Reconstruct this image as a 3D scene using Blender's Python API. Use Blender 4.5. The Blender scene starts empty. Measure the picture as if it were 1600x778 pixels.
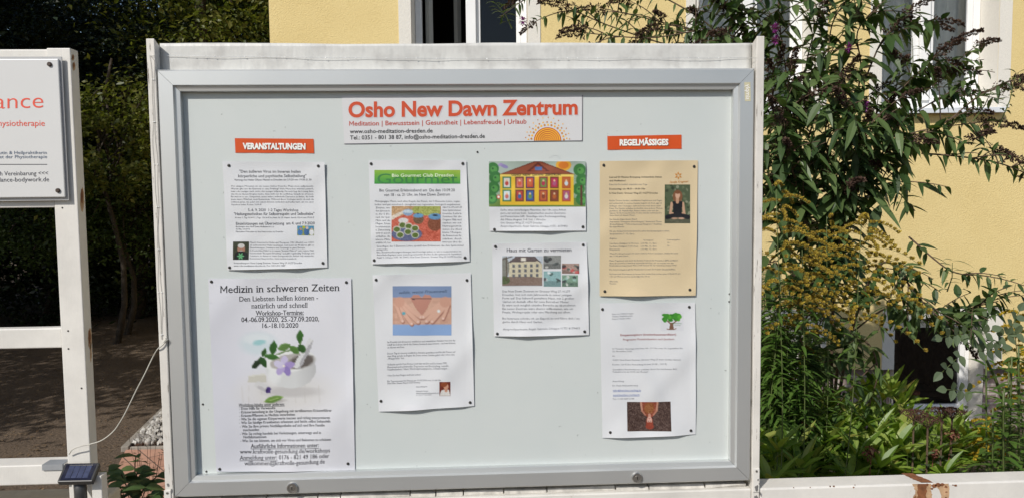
import bpy, bmesh, math, random
import numpy as np
from mathutils import Vector as V, Matrix

random.seed(7); rng = np.random.default_rng(7)
S = bpy.context.scene
C = S.collection

# ------------------------------------------------------------------ camera
YAW, PITCH, ROLL = -0.0492, -0.0686, 0.0107
FPX = 1200.0                       # focal length in photo pixels (photo is 1600 x 778)
CAM = V((0.0227, -1.7097, 1.70))
RZ = Matrix.Rotation(YAW, 3, 'Z'); RX = Matrix.Rotation(PITCH, 3, 'X'); RY = Matrix.Rotation(ROLL, 3, 'Y')
RC = RZ @ RX @ RY                  # columns: right, forward, up
cam_d = bpy.data.cameras.new('camera'); cam = bpy.data.objects.new('camera', cam_d); C.objects.link(cam)
cam_d.sensor_width = 36.0; cam_d.lens = FPX / 1600 * 36; cam_d.clip_start = 0.05; cam_d.clip_end = 500
M3 = Matrix((RC.col[0], RC.col[2], -RC.col[1])).transposed()
cam.matrix_world = Matrix.Translation(CAM) @ M3.to_4x4()
S.camera = cam

# ------------------------------------------------------------------ light
SUN_TO = V((0.73, 0.94, -1.0)).normalized()      # direction the light travels
w = bpy.data.worlds.new('World'); S.world = w; w.use_nodes = True
nt = w.node_tree; nt.nodes.clear()
sky = nt.nodes.new('ShaderNodeTexSky'); sky.sky_type = 'NISHITA'; sky.sun_disc = False
elev = math.asin(-SUN_TO.z)
sky.sun_elevation = elev
sky.sun_rotation = math.atan2(-SUN_TO.x, -SUN_TO.y)
sky.altitude = 100; sky.air_density = 1.0; sky.dust_density = 1.0; sky.ozone_density = 1.0
bg = nt.nodes.new('ShaderNodeBackground'); bg.inputs['Strength'].default_value = 0.10
wo = nt.nodes.new('ShaderNodeOutputWorld')
nt.links.new(sky.outputs[0], bg.inputs[0]); nt.links.new(bg.outputs[0], wo.inputs[0])
sd = bpy.data.lights.new('sun', 'SUN'); sd.energy = 3.9; sd.angle = math.radians(0.5); sd.color = (1.0, 0.955, 0.89)
so = bpy.data.objects.new('sun', sd); C.objects.link(so)
so.rotation_euler = SUN_TO.to_track_quat('-Z', 'Y').to_euler(); so.location = (-6, -8, 9)
S.view_settings.view_transform = 'Standard'; S.view_settings.look = 'None'
S.view_settings.exposure = 0.0; S.view_settings.gamma = 1.0; S.view_settings.use_curve_mapping = False
S.cycles.use_denoising = True
S.cycles.max_bounces = 8; S.cycles.transparent_max_bounces = 12

# ------------------------------------------------------------------ measuring helpers: photo pixel -> point on a real plane
def ray(px, py):
    return (RC @ V(((px - 800) / FPX, 1.0, -(py - 389) / FPX)))
def on_plane(px, py, p0, n):
    d = ray(px, py); return CAM + d * ((p0 - CAM).dot(n) / d.dot(n))
def P(px, py, y=0.0): return on_plane(px, py, V((0, y, 0)), V((0, 1, 0)))
def PX(px, py, x): return on_plane(px, py, V((x, 0, 0)), V((1, 0, 0)))
def PG(px, py, z=0.0): return on_plane(px, py, V((0, 0, z)), V((0, 0, 1)))
FWD = V((-math.sin(YAW), math.cos(YAW), 0)); RGT = V((math.cos(YAW), math.sin(YAW), 0))
def PZ(px, py, Z): return on_plane(px, py, CAM + FWD * Z, FWD)

# ------------------------------------------------------------------ object helpers
def thing(name, label, cat, loc=(0, 0, 0), group=None):
    o = bpy.data.objects.new(name, None); C.objects.link(o); o.location = loc; o.empty_display_size = 0.05
    o['label'] = label; o['category'] = cat
    if group: o['group'] = group
    return o
def tag(o, label, cat, group=None):
    o['label'] = label; o['category'] = cat
    if group: o['group'] = group
    return o
def world_loc(o):
    p = V(o.location)
    while o.parent: o = o.parent; p += V(o.location)
    return p
class MB:
    """collects world-space geometry, links it as one mesh object"""
    def __init__(s): s.v = []; s.f = []; s.mi = []; s.col = None
    def add(s, vs, fs, mi=0):
        b = len(s.v); s.v += [V(v) for v in vs]; s.f += [tuple(b + i for i in f) for f in fs]; s.mi += [mi] * len(fs)
    def box(s, a, b, mi=0):
        x0, y0, z0 = a; x1, y1, z1 = b
        s.add([(x0, y0, z0), (x1, y0, z0), (x1, y1, z0), (x0, y1, z0), (x0, y0, z1), (x1, y0, z1), (x1, y1, z1), (x0, y1, z1)],
              [(0, 3, 2, 1), (4, 5, 6, 7), (0, 1, 5, 4), (1, 2, 6, 5), (2, 3, 7, 6), (3, 0, 4, 7)], mi)
    def hexa(s, pts, mi=0):        # 8 points, bottom ring then top ring
        s.add(pts, [(0, 3, 2, 1), (4, 5, 6, 7), (0, 1, 5, 4), (1, 2, 6, 5), (2, 3, 7, 6), (3, 0, 4, 7)], mi)
    def tube(s, pts, r, n=8, mi=0, cap=True):
        pts = [V(p) for p in pts]; rs = r if isinstance(r, (list, tuple)) else [r] * len(pts)
        b = len(s.v); ref = None
        for i, p in enumerate(pts):
            t = (pts[min(i + 1, len(pts) - 1)] - pts[max(i - 1, 0)])
            t = t.normalized() if t.length > 1e-9 else V((0, 0, 1))
            if ref is None: ref = t.orthogonal().normalized()
            ref = (ref - t * ref.dot(t))
            ref = ref.normalized() if ref.length > 1e-6 else t.orthogonal().normalized()
            q = t.cross(ref)
            for k in range(n):
                a = 2 * math.pi * k / n
                s.v.append(p + (ref * math.cos(a) + q * math.sin(a)) * rs[i])
        for i in range(len(pts) - 1):
            for k in range(n):
                s.f.append((b + i * n + k, b + i * n + (k + 1) % n, b + (i + 1) * n + (k + 1) % n, b + (i + 1) * n + k)); s.mi.append(mi)
        if cap:
            s.f.append(tuple(b + k for k in reversed(range(n)))); s.mi.append(mi)
            e = b + (len(pts) - 1) * n
            s.f.append(tuple(e + k for k in range(n))); s.mi.append(mi)
    def leaf(s, base, d, up, L, W, droop=0.2, fold=0.25, n=4, mi=0, tip=0.0):
        """a folded lanceolate leaf with midrib"""
        d = V(d).normalized(); side = d.cross(V(up))
        side = side.normalized() if side.length > 1e-4 else d.orthogonal().normalized()
        nor = side.cross(d).normalized(); b = len(s.v)
        if n == 1:
            c = V(base); s.v += [c, c + d * (L * .5) + side * (W * .5), c + d * L - V((0, 0, droop * L)), c + d * (L * .5) - side * (W * .5)]
            s.f.append((b, b + 1, b + 2, b + 3)); s.mi.append(mi); return
        for i in range(n + 1):
            t = i / n
            c = V(base) + d * (L * t) - V((0, 0, 1)) * (droop * L * t * t)
            wd = W * 0.5 * (math.sin(math.pi * min(1, t ** 0.8 * 0.98 + 0.02)) ** 0.8) * (1 - 0.25 * t)
            s.v += [c, c + side * wd + nor * (fold * wd), c - side * wd + nor * (fold * wd)]
        for i in range(n):
            a = b + 3 * i; e = a + 3
            s.f += [(a, e, e + 1, a + 1), (a, a + 2, e + 2, e)]; s.mi += [mi, mi]
    def build(s, name, mats, parent=None, origin=None, smooth=False):
        me = bpy.data.meshes.new(name)
        if parent is not None: o0 = world_loc(parent)
        elif origin is not None: o0 = V(origin)
        else:
            n = max(1, len(s.v)); c = sum(s.v, V((0, 0, 0))) / n; o0 = V((c.x, c.y, min((v.z for v in s.v), default=0)))
        me.from_pydata([tuple(v - o0) for v in s.v], [], s.f)
        for m in (mats if isinstance(mats, (list, tuple)) else [mats]): me.materials.append(m)
        if len(me.materials) > 1: me.polygons.foreach_set('material_index', s.mi)
        if smooth: me.polygons.foreach_set('use_smooth', [True] * len(me.polygons))
        if s.col is not None:
            at = me.color_attributes.new('Col', 'FLOAT_COLOR', 'POINT'); at.data.foreach_set('color', np.asarray(s.col, np.float32).ravel())
        me.update()
        o = bpy.data.objects.new(name, me); C.objects.link(o)
        if parent is not None: o.parent = parent
        else: o.location = o0
        return o
def bevel(o, wd=0.002, seg=2):
    m = o.modifiers.new('bevel', 'BEVEL'); m.width = wd; m.segments = seg; m.limit_method = 'ANGLE'; return o
def struct(o): o['kind'] = 'structure'; return o
def copy_tree(o, parent=None):
    c = o.copy(); C.objects.link(c); c.parent = parent
    for ch in list(o.children): copy_tree(ch, c)
    return c

# ------------------------------------------------------------------ materials
def lin(c):
    return tuple((x / 255 / 12.92) if x / 255 <= 0.04045 else ((x / 255 + 0.055) / 1.055) ** 2.4 for x in c)
def new_mat(name):
    m = bpy.data.materials.new(name); m.use_nodes = True; n = m.node_tree.nodes; n.clear()
    out = n.new('ShaderNodeOutputMaterial'); return m, m.node_tree, out
def pbsdf(t, out, base=(.5, .5, .5), rough=.6, metal=0.0, spec=0.5):
    b = t.nodes.new('ShaderNodeBsdfPrincipled'); b.inputs['Base Color'].default_value = (*base, 1)
    b.inputs['Roughness'].default_value = rough; b.inputs['Metallic'].default_value = metal
    b.inputs['Specular IOR Level'].default_value = spec
    if out: t.links.new(b.outputs[0], out.inputs['Surface'])
    return b
def noise(t, scale, detail=4, rough=.6, vec=None, stretch=None):
    co = t.nodes.new('ShaderNodeTexCoord'); src = co.outputs['Object']
    if stretch:
        mp = t.nodes.new('ShaderNodeMapping'); mp.inputs['Scale'].default_value = stretch; t.links.new(src, mp.inputs[0]); src = mp.outputs[0]
    n = t.nodes.new('ShaderNodeTexNoise'); n.inputs['Scale'].default_value = scale; n.inputs['Detail'].default_value = detail
    n.inputs['Roughness'].default_value = rough; t.links.new(src, n.inputs['Vector']); return n
def ramp(t, fac, stops):
    r = t.nodes.new('ShaderNodeValToRGB'); e = r.color_ramp.elements
    while len(e) < len(stops): e.new(0.5)
    for i, (p, c) in enumerate(stops): e[i].position = p; e[i].color = (*c, 1)
    t.links.new(fac, r.inputs[0]); return r
def mixc(t, fac, a, b, mode='MIX'):
    m = t.nodes.new('ShaderNodeMix'); m.data_type = 'RGBA'; m.blend_type = mode
    for sock, v in ((0, fac), (6, a), (7, b)):
        if hasattr(v, 'links') or hasattr(v, 'is_output'): t.links.new(v, m.inputs[sock])
        elif isinstance(v, (int, float)): m.inputs[sock].default_value = v
        else: m.inputs[sock].default_value = (*v, 1)
    return m.outputs[2]
def bump(t, b, h, strength=.3, dist=.002):
    n = t.nodes.new('ShaderNodeBump'); n.inputs['Strength'].default_value = strength; n.inputs['Distance'].default_value = dist
    t.links.new(h, n.inputs['Height']); t.links.new(n.outputs[0], b.inputs['Normal'])
def simple(name, c, rough=.6, metal=0., var=.12, scale=30, bstr=0.0, bdist=.001, spec=.5):
    m, t, o = new_mat(name); b = pbsdf(t, o, c, rough, metal, spec)
    if var or bstr:
        n = noise(t, scale)
        r = ramp(t, n.outputs[0], [(.25, tuple(x * (1 - var) for x in c)), (.75, tuple(min(1, x * (1 + var)) for x in c))])
        t.links.new(r.outputs[0], b.inputs['Base Color'])
        if bstr: bump(t, b, n.outputs[0], bstr, bdist)
    return m
def painted_wood(name, c=(.76, .745, .70), crack=0.0, grain=(60, 60, 5), dirt=.8):
    m, t, o = new_mat(name); b = pbsdf(t, o, c, .5)
    g = noise(t, 6, 6, .65, stretch=grain); d = noise(t, 5, 5, .7)
    c1 = ramp(t, d.outputs[0], [(.3, tuple(x * (1 - .22 * dirt) for x in c)), (.62, c)]).outputs[0]
    if crack:
        k = ramp(t, g.outputs[0], [(crack - .012, (.16, .13, .10)), (crack + .012, (1, 1, 1))])
        c1 = mixc(t, 1.0, c1, k.outputs[0], 'MULTIPLY')
    sp = noise(t, 26, 5, .75); k2 = ramp(t, sp.outputs[0], [(.66, (1, 1, 1)), (.78, (.66, .56, .46))]); c1 = mixc(t, 1.0, c1, k2.outputs[0], 'MULTIPLY')
    t.links.new(c1, b.inputs['Base Color']); bump(t, b, g.outputs[0], .35, .0015); return m
def leaf_mat(name, cols, trans=.25, rough=.45, spec=.4):
    m, t, o = new_mat(name); b = pbsdf(t, None, cols[0], rough, 0, spec)
    gi = t.nodes.new('ShaderNodeNewGeometry')
    n = len(cols); r = ramp(t, gi.outputs['Random Per Island'], [((i + .5) / n, c) for i, c in enumerate(cols)])
    t.links.new(r.outputs[0], b.inputs['Base Color'])
    tr = t.nodes.new('ShaderNodeBsdfTranslucent')
    tc = mixc(t, 1.0, r.outputs[0], (1.3, 1.5, .55), 'MULTIPLY'); t.links.new(tc, tr.inputs[0])
    mx = t.nodes.new('ShaderNodeMixShader'); mx.inputs[0].default_value = trans
    t.links.new(b.outputs[0], mx.inputs[1]); t.links.new(tr.outputs[0], mx.inputs[2]); t.links.new(mx.outputs[0], o.inputs['Surface'])
    return m

M = {}
M['wood'] = painted_wood('white_painted_wood', (.715, .69, .64))
M['wood_plank'] = painted_wood('cracked_white_paint', (.70, .67, .615), crack=.37, grain=(34, 34, 2.2))
M['wood_rail'] = painted_wood('weathered_rail_paint', (.70, .675, .62), crack=.30, grain=(4, 30, 30), dirt=.9)
M['wood_old'] = simple('peeling_grey_wood', (.50, .475, .43), .8, 0, .35, 40, .6, .003)
M['alu'] = None
m, t, o = new_mat('anodised_aluminium'); b = pbsdf(t, o, (.52, .53, .52), .38, .65)
n = noise(t, 3, 3, .5); r = ramp(t, n.outputs[0], [(.3, (.56, .575, .575)), (.7, (.66, .67, .66))]); t.links.new(r.outputs[0], b.inputs['Base Color'])
n2 = noise(t, 40, 2, .5, stretch=(1, 1, 1)); bump(t, b, n2.outputs[0], .04, .0005); M['alu'] = m
# white backing board of the case, faint scuffs
m, t, o = new_mat('case_backing_board'); b = pbsdf(t, o, (.60, .625, .62), .5)
n = noise(t, 3.5, 5, .6); r = ramp(t, n.outputs[0], [(.3, (.548, .580, .576)), (.7, (.592, .612, .602))])
v = noise(t, 90, 3, .7); k = ramp(t, v.outputs[0], [(.27, (.5, .5, .5)), (.285, (1, 1, 1))])
t.links.new(mixc(t, 1.0, r.outputs[0], k.outputs[0], 'MULTIPLY'), b.inputs['Base Color']); bump(t, b, n.outputs[0], .1, .002); M['board'] = m
# painted sheet over the top of the board: wrinkled
m, t, o = new_mat('wrinkled_white_sheet'); b = pbsdf(t, o, (.68, .68, .655), .45)
n = noise(t, 2.2, 4, .6, stretch=(5, 1, 1.3)); n3 = noise(t, 14, 4, .6)
r = ramp(t, n3.outputs[0], [(.28, (.44, .432, .41)), (.52, (.59, .588, .56))]); t.links.new(r.outputs[0], b.inputs['Base Color'])
bump(t, b, n.outputs[0], .45, .012); M['sheet'] = m
# glass: a clean pane, seen straight through
m, t, o = new_mat('clear_glass'); tr = t.nodes.new('ShaderNodeBsdfTransparent'); tr.inputs[0].default_value = (.985, .99, .987, 1)
t.links.new(tr.outputs[0], o.inputs['Surface']); M['glass'] = m
m, t, o = new_mat('window_glass'); tr = t.nodes.new('ShaderNodeBsdfTransparent'); tr.inputs[0].default_value = (.93, .95, .94, 1)
gl = t.nodes.new('ShaderNodeBsdfGlossy'); gl.inputs['Roughness'].default_value = .02
fr = t.nodes.new('ShaderNodeFresnel'); fr.inputs[0].default_value = 1.5
mx = t.nodes.new('ShaderNodeMixShader'); t.links.new(fr.outputs[0], mx.inputs[0]); t.links.new(tr.outputs[0], mx.inputs[1]); t.links.new(gl.outputs[0], mx.inputs[2])
t.links.new(mx.outputs[0], o.inputs['Surface']); M['wglass'] = m
# printed paper: colour attribute (ink) on paper
m, t, o = new_mat('printed_paper'); b = pbsdf(t, o, (.8, .8, .82), .55, 0, .3)
a = t.nodes.new('ShaderNodeVertexColor'); a.layer_name = 'Col'; t.links.new(a.outputs[0], b.inputs['Base Color'])
n = noise(t, 55, 4, .6); bump(t, b, n.outputs[0], .06, .001); M['print'] = m
def ink(name, c): return simple(name, lin(c), .6, 0, 0)
M['ink'] = ink('black_ink', (38, 38, 44)); M['ink_grey'] = ink('grey_ink', (66, 66, 76)); M['ink_orange'] = ink('orange_ink', (198, 72, 34))
M['ink_red'] = ink('dark_red_ink', (186, 62, 44)); M['ink_white'] = ink('white_ink', (238, 236, 232)); M['ink_brown'] = ink('shadow_ink', (96, 40, 22))
M['ink_faint'] = ink('faint_print_ink', (104, 104, 112)); M['ink_blue'] = ink('link_blue_ink', (82, 106, 172)); M['ink_rose'] = ink('rose_ink', (150, 80, 82)); M['ink_shade'] = ink('soft_print_shade', (204, 194, 198))
M['ink_green'] = ink('dark_green_ink', (52, 120, 62)); M['ink_lime'] = ink('pale_lime_ink', (225, 238, 205)); M['ink_slate'] = ink('slate_blue_ink', (74, 92, 116))
M['ink_sign'] = ink('sign_red_ink', (222, 84, 62)); M['ink_gold'] = ink('gold_ink', (196, 132, 60)); M['ink_yellow'] = ink('sun_yellow_ink', (240, 180, 50))
M['pin'] = simple('dark_pin_plastic', (.035, .033, .03), .35, 0, .2)
M['steel'] = simple('lock_steel', (.45, .44, .42), .3, .9, .1, 50)
M['black'] = simple('black_void', (.01, .01, .01), .7, 0, 0)
M['rust'] = simple('rust', (.20, .075, .028), .85, 0, .5, 60, .5, .002)
M['rust_pale'] = simple('rust_wash', (.47, .30, .17), .8, 0, .35, 80)
M['cord'] = simple('white_cord', (.52, .50, .44), .5, 0, .08)
M['wire'] = simple('silver_wire', (.62, .62, .60), .3, .6, .2, 200)
M['bead'] = simple('clear_bead', (.86, .87, .86), .15, 0, 0)
M['sticker'] = simple('yellowed_sticker', lin((196, 190, 158)), .5, 0, .1)
M['paint_white'] = simple('white_window_paint', (.80, .80, .79), .4, 0, .05, 8)
M['plaster'] = simple('rough_white_plaster', (.72, .69, .62), .85, 0, .08, 160, .5, .006)
M['plaster_smooth'] = simple('cream_reveal_plaster', (.76, .72, .64), .8, 0, .05, 60, .2, .002)
M['shade_paint'] = simple('shaded_white_paint', (.40, .40, .36), .5, 0, .05)  # white casement paint greyed: the sash's shadow is put into the colour
M['curtain'] = simple('grey_net_curtain', (.80, .80, .76), .8, 0, .12, 12)
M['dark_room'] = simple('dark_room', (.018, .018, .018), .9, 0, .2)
M['cellar'] = simple('cellar_painted_reflection', (.085, .066, .055), .9, 0, .8, 9, .8, .03); M['sill'] = simple('painted_metal_sill', (.66, .69, .72), .4, 0, .05)  # cellar: brown mottling painted in for rubble reflected in the basement pane
M['soil'] = simple('garden_soil', (.075, .052, .036), .95, 0, .4, 25, .8, .02)
M['plastic_grey'] = simple('dark_grey_plastic', (.045, .045, .045), .4, 0, .15)
M['solar'] = simple('solar_film', (.012, .014, .03), .12, 0, .2)
M['solar_cell'] = simple('solar_cell', (.045, .055, .105), .2, 0, .3, 60)
# stucco
m, t, o = new_mat('yellow_stucco'); b = pbsdf(t, o, (.66, .49, .19), .9)
n = noise(t, 3, 4, .6); n2 = noise(t, 120, 2, .5, stretch=(1, 1, 1.2))
r = ramp(t, n.outputs[0], [(.3, (.70, .55, .25)), (.7, (.75, .60, .285))])
k = ramp(t, n2.outputs[0], [(.3, (.90, .88, .84)), (.62, (1, 1, 1))])
t.links.new(mixc(t, 1.0, r.outputs[0], k.outputs[0], 'MULTIPLY'), b.inputs['Base Color']); bump(t, b, n2.outputs[0], .6, .006); M['stucco'] = m
# plinth brick
m, t, o = new_mat('grey_purple_brick'); b = pbsdf(t, o, (.3, .25, .23), .9)
co = t.nodes.new('ShaderNodeTexCoord'); mp = t.nodes.new('ShaderNodeMapping'); mp.inputs['Rotation'].default_value = (math.radians(90), 0, 0)
t.links.new(co.outputs['Object'], mp.inputs[0]); bt = t.nodes.new('ShaderNodeTexBrick'); t.links.new(mp.outputs[0], bt.inputs['Vector'])
bt.inputs['Scale'].default_value = 1.0; bt.inputs['Brick Width'].default_value = .125; bt.inputs['Row Height'].default_value = .068; bt.inputs['Mortar Size'].default_value = .006
bt.inputs['Color1'].default_value = (.21, .155, .15, 1); bt.inputs['Color2'].default_value = (.36, .27, .24, 1); bt.inputs['Mortar'].default_value = (.44, .40, .34, 1)
n = noise(t, 22, 5, .7); k = ramp(t, n.outputs[0], [(.3, (.6, .6, .6)), (.7, (1.1, 1.1, 1.1))])
t.links.new(mixc(t, 1.0, bt.outputs[0], k.outputs[0], 'MULTIPLY'), b.inputs['Base Color']); bump(t, b, n.outputs[0], .5, .01); M['brick'] = m
# ground dirt
m, t, o = new_mat('dry_garden_dirt'); b = pbsdf(t, o, (.2, .15, .1), .95)
n = noise(t, .9, 6, .65); n2 = noise(t, 45, 4, .7); vv = t.nodes.new('ShaderNodeTexVoronoi'); vv.inputs['Scale'].default_value = 38
co = t.nodes.new('ShaderNodeTexCoord'); t.links.new(co.outputs['Object'], vv.inputs['Vector'])
r = ramp(t, n.outputs[0], [(.3, (.10, .07, .047)), (.7, (.19, .14, .094))])
k = ramp(t, n2.outputs[0], [(.3, (.55, .55, .55)), (.7, (1.25, 1.22, 1.2))])
t.links.new(mixc(t, 1.0, r.outputs[0], k.outputs[0], 'MULTIPLY'), b.inputs['Base Color']); bump(t, b, n2.outputs[0], .9, .03); M['dirt'] = m
# terracotta paving
m, t, o = new_mat('terracotta_paving'); b = pbsdf(t, o, (.4, .2, .13), .85)
co = t.nodes.new('ShaderNodeTexCoord'); mp = t.nodes.new('ShaderNodeMapping'); mp.inputs['Rotation'].default_value = (0, 0, math.radians(52))
t.links.new(co.outputs['Object'], mp.inputs[0]); bt = t.nodes.new('ShaderNodeTexBrick'); t.links.new(mp.outputs[0], bt.inputs['Vector'])
bt.inputs['Scale'].default_value = 1.0; bt.inputs['Brick Width'].default_value = .24; bt.inputs['Row Height'].default_value = .12; bt.inputs['Mortar Size'].default_value = .004
bt.inputs['Color1'].default_value = (.42, .225, .155, 1); bt.inputs['Color2'].default_value = (.48, .27, .19, 1); bt.inputs['Mortar'].default_value = (.12, .08, .06, 1)
n = noise(t, 9, 5, .7); k = ramp(t, n.outputs[0], [(.3, (.78, .78, .78)), (.7, (1.08, 1.08, 1.08))])
t.links.new(mixc(t, 1.0, bt.outputs[0], k.outputs[0], 'MULTIPLY'), b.inputs['Base Color']); bump(t, b, n.outputs[0], .3, .005); M['paving'] = m
M['kerb'] = simple('concrete_kerb', (.26, .235, .20), .9, 0, .2, 30, .4, .004)
M['pebble'] = leaf_mat('pebble_stone', [(.22, .20, .18), (.46, .44, .40), (.36, .33, .29), (.54, .52, .48)], 0.0, .7)
M['concrete'] = simple('pale_wall_render', (.60, .53, .40), .9, 0, .12, 30, .5, .005)
# foliage
M['budd'] = leaf_mat('buddleia_leaf', [(.03, .06, .018), (.052, .096, .026), (.08, .13, .038), (.12, .175, .06), (.045, .082, .024)], .25)
M['budd_fresh'] = leaf_mat('buddleia_young_leaf', [(.075, .115, .038), (.10, .145, .05)], .28)
M['stem'] = simple('woody_stem', (.10, .065, .04), .8, 0, .3, 60)
M['stem_green'] = simple('green_stem', (.085, .115, .03), .6, 0, .2, 60)
M['seed'] = leaf_mat('dead_flower_brown', [(.055, .030, .022), (.085, .048, .034), (.13, .075, .05), (.04, .022, .018)], .1, .8)
M['purple'] = leaf_mat('purple_floret', [(.20, .022, .19), (.30, .04, .27)], .2)
M['golden'] = leaf_mat('goldenrod_floret', [(.46, .34, .045), (.56, .43, .06), (.36, .25, .04), (.26, .18, .045)], .2, .7)
M['golden_bright'] = leaf_mat('goldenrod_fresh_floret', [(.50, .36, .03), (.58, .42, .04)], .2, .7)
M['grod_leaf'] = leaf_mat('goldenrod_leaf', [(.075, .15, .025), (.11, .19, .036), (.055, .11, .02)], .3)
M['peony'] = leaf_mat('peony_leaf', [(.17, .27, .032), (.24, .35, .05), (.11, .20, .028), (.29, .38, .08), (.30, .30, .07)], .4, .4)
M['sedum'] = leaf_mat('sedum_brown', [(.07, .030, .022), (.11, .05, .035)], .05, .9)
M['dead_rose'] = leaf_mat('dry_petal', [(.16, .05, .04), (.26, .10, .07), (.36, .24, .12)], .2, .8)
M['rose_leaf'] = leaf_mat('rose_leaf', [(.10, .135, .075), (.13, .17, .09), (.075, .10, .055)], .2)
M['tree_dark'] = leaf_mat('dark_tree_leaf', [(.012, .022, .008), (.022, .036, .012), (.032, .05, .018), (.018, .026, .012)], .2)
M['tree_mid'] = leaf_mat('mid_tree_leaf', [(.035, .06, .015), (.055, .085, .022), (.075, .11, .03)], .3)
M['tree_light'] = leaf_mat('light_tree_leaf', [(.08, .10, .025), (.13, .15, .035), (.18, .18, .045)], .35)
M['bark'] = simple('dark_bark', (.05, .038, .028), .95, 0, .4, 20, .8, .03)
M['cover'] = leaf_mat('ground_cover_leaf', [(.018, .035, .013), (.03, .055, .02)], .15)
M['litter'] = leaf_mat('leaf_litter', [(.10, .06, .03), (.17, .11, .06), (.24, .17, .10), (.07, .045, .025)], .1, .9)
M['jar_green'] = simple('green_jar', (.20, .30, .03), .2, 0, .1); M['jar_lid'] = simple('jar_lid', (.25, .08, .04), .5, 0, .1)
M['tile'] = simple('roof_tile', (.22, .09, .06), .8, 0, .3, 20)

# ================================================================== SETTING
g = MB(); g.add([(-80, -40, 0), (80, -40, 0), (80, 110, 0), (-80, 110, 0)], [(0, 1, 2, 3)])
struct(g.build('ground', M['dirt'], origin=(0, 0, 0)))

# ------------------------------------------------------------------ house
ZF = 5.3                                             # facade distance in front of the camera
def FP(px, py, dz=0.0): return PZ(px, py, ZF + dz)
FO = CAM + FWD * ZF; FO.z = 0
def fac(u, z, d=0.0): p = FO + RGT * u + FWD * d; return V((p.x, p.y, z))
def uz(px, py, dz=0.0):
    p = FP(px, py, dz) - FO; return p.dot(RGT), FP(px, py, dz).z
U0 = uz(421, 40)[0]; U1 = 5.2; ZTOP = 6.2
zs = uz(1500, 169)[1]                               # window sill height
zp = uz(1440, 576)[1]                               # stucco bottom / plinth top
OPW = .79
wins = [(uz(643, 60)[0], 'open'), (uz(1091, 60)[0], 'shut'), (uz(1377, 140)[0], 'shut')]
bz0, bz1 = uz(1500, 657)[1], uz(1450, 500)[1]
bas = [(uz(1125, 540)[0], uz(1262, 540)[0]), (uz(1397, 540)[0], uz(1537, 540)[0])]
openings = [(u, u + OPW, zs, zs + 1.5) for u, _ in wins] + [(a, b_, bz0, bz1) for a, b_ in bas]
house = thing('house', 'yellow stucco house with white framed windows behind the noticeboard', 'house', fac((U0 + U1) / 2, 0, 4))
def grid_wall(mb, u0, u1, z0, z1, ops, d=0.0, mi=0):
    us = sorted({u0, u1, *[min(max(x, u0), u1) for o in ops for x in o[:2]]}); zz = sorted({z0, z1, *[min(max(x, z0), z1) for o in ops for x in o[2:]]})
    for i in range(len(us) - 1):
        for j in range(len(zz) - 1):
            cu, cz = (us[i] + us[i + 1]) / 2, (zz[j] + zz[j + 1]) / 2
            if any(o[0] < cu < o[1] and o[2] < cz < o[3] for o in ops): continue
            mb.add([fac(us[i], zz[j], d), fac(us[i + 1], zz[j], d), fac(us[i + 1], zz[j + 1], d), fac(us[i], zz[j + 1], d)], [(0, 1, 2, 3)], mi)
wl = MB(); grid_wall(wl, U0, U1, zp, ZTOP, openings)
for a, b_ in ((U0, bas[0][0]), (bas[0][1], bas[1][0]), (bas[1][1], U1)): wl.add([fac(a, zp, 0), fac(b_, zp, 0), fac(b_, zp, .05), fac(a, zp, .05)], [(3, 2, 1, 0)])
wl.add([fac(U0, 0, 0.05), fac(U0, 0, 8), fac(U0, ZTOP, 8), fac(U0, ZTOP, 0), fac(U0, zp, 0), fac(U0, zp, .05)], [(0, 1, 2, 3, 4, 5)])
wl.add([fac(U1, 0, 0.05), fac(U1, 0, 8), fac(U1, ZTOP, 8), fac(U1, ZTOP, 0), fac(U1, zp, 0), fac(U1, zp, .05)], [(5, 4, 3, 2, 1, 0)])
wl.add([fac(U0, 0, 8), fac(U1, 0, 8), fac(U1, ZTOP, 8), fac(U0, ZTOP, 8)], [(3, 2, 1, 0)])
wl.build('wall', M['stucco'], house)
pl = MB(); grid_wall(pl, U0 + .04, U1, -.1, zp, [(a, b_, bz0, bz1) for a, b_ in bas], .05)
pl.build('plinth', M['brick'], house)
rf = MB(); R0, R1 = U0 - .5, U1 + .5
rf.hexa([fac(R0, ZTOP, -.4), fac(R1, ZTOP, -.4), fac(R1, ZTOP, 8.4), fac(R0, ZTOP, 8.4), fac(R0 + 2, ZTOP + 2.6, 3), fac(R1 - 2, ZTOP + 2.6, 3), fac(R1 - 2, ZTOP + 2.6, 5), fac(R0 + 2, ZTOP + 2.6, 5)])
rf.build('roof', M['tile'], house)
def ring(mb, u0, u1, z0, z1, t_, d0, d1, sides='LRTB', mi=0):
    """a rectangular border of boxes inside u0..u1, z0..z1"""
    def bx(a0, a1, b0, b1):
        mb.hexa([fac(a0, b0, d0), fac(a1, b0, d0), fac(a1, b0, d1), fac(a0, b0, d1), fac(a0, b1, d0), fac(a1, b1, d0), fac(a1, b1, d1), fac(a0, b1, d1)], mi)
    if 'L' in sides: bx(u0, u0 + t_, z0, z1)
    if 'R' in sides: bx(u1 - t_, u1, z0, z1)
    if 'B' in sides: bx(u0 + t_, u1 - t_, z0, z0 + t_)
    if 'T' in sides: bx(u0 + t_, u1 - t_, z1 - t_, z1)
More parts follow.
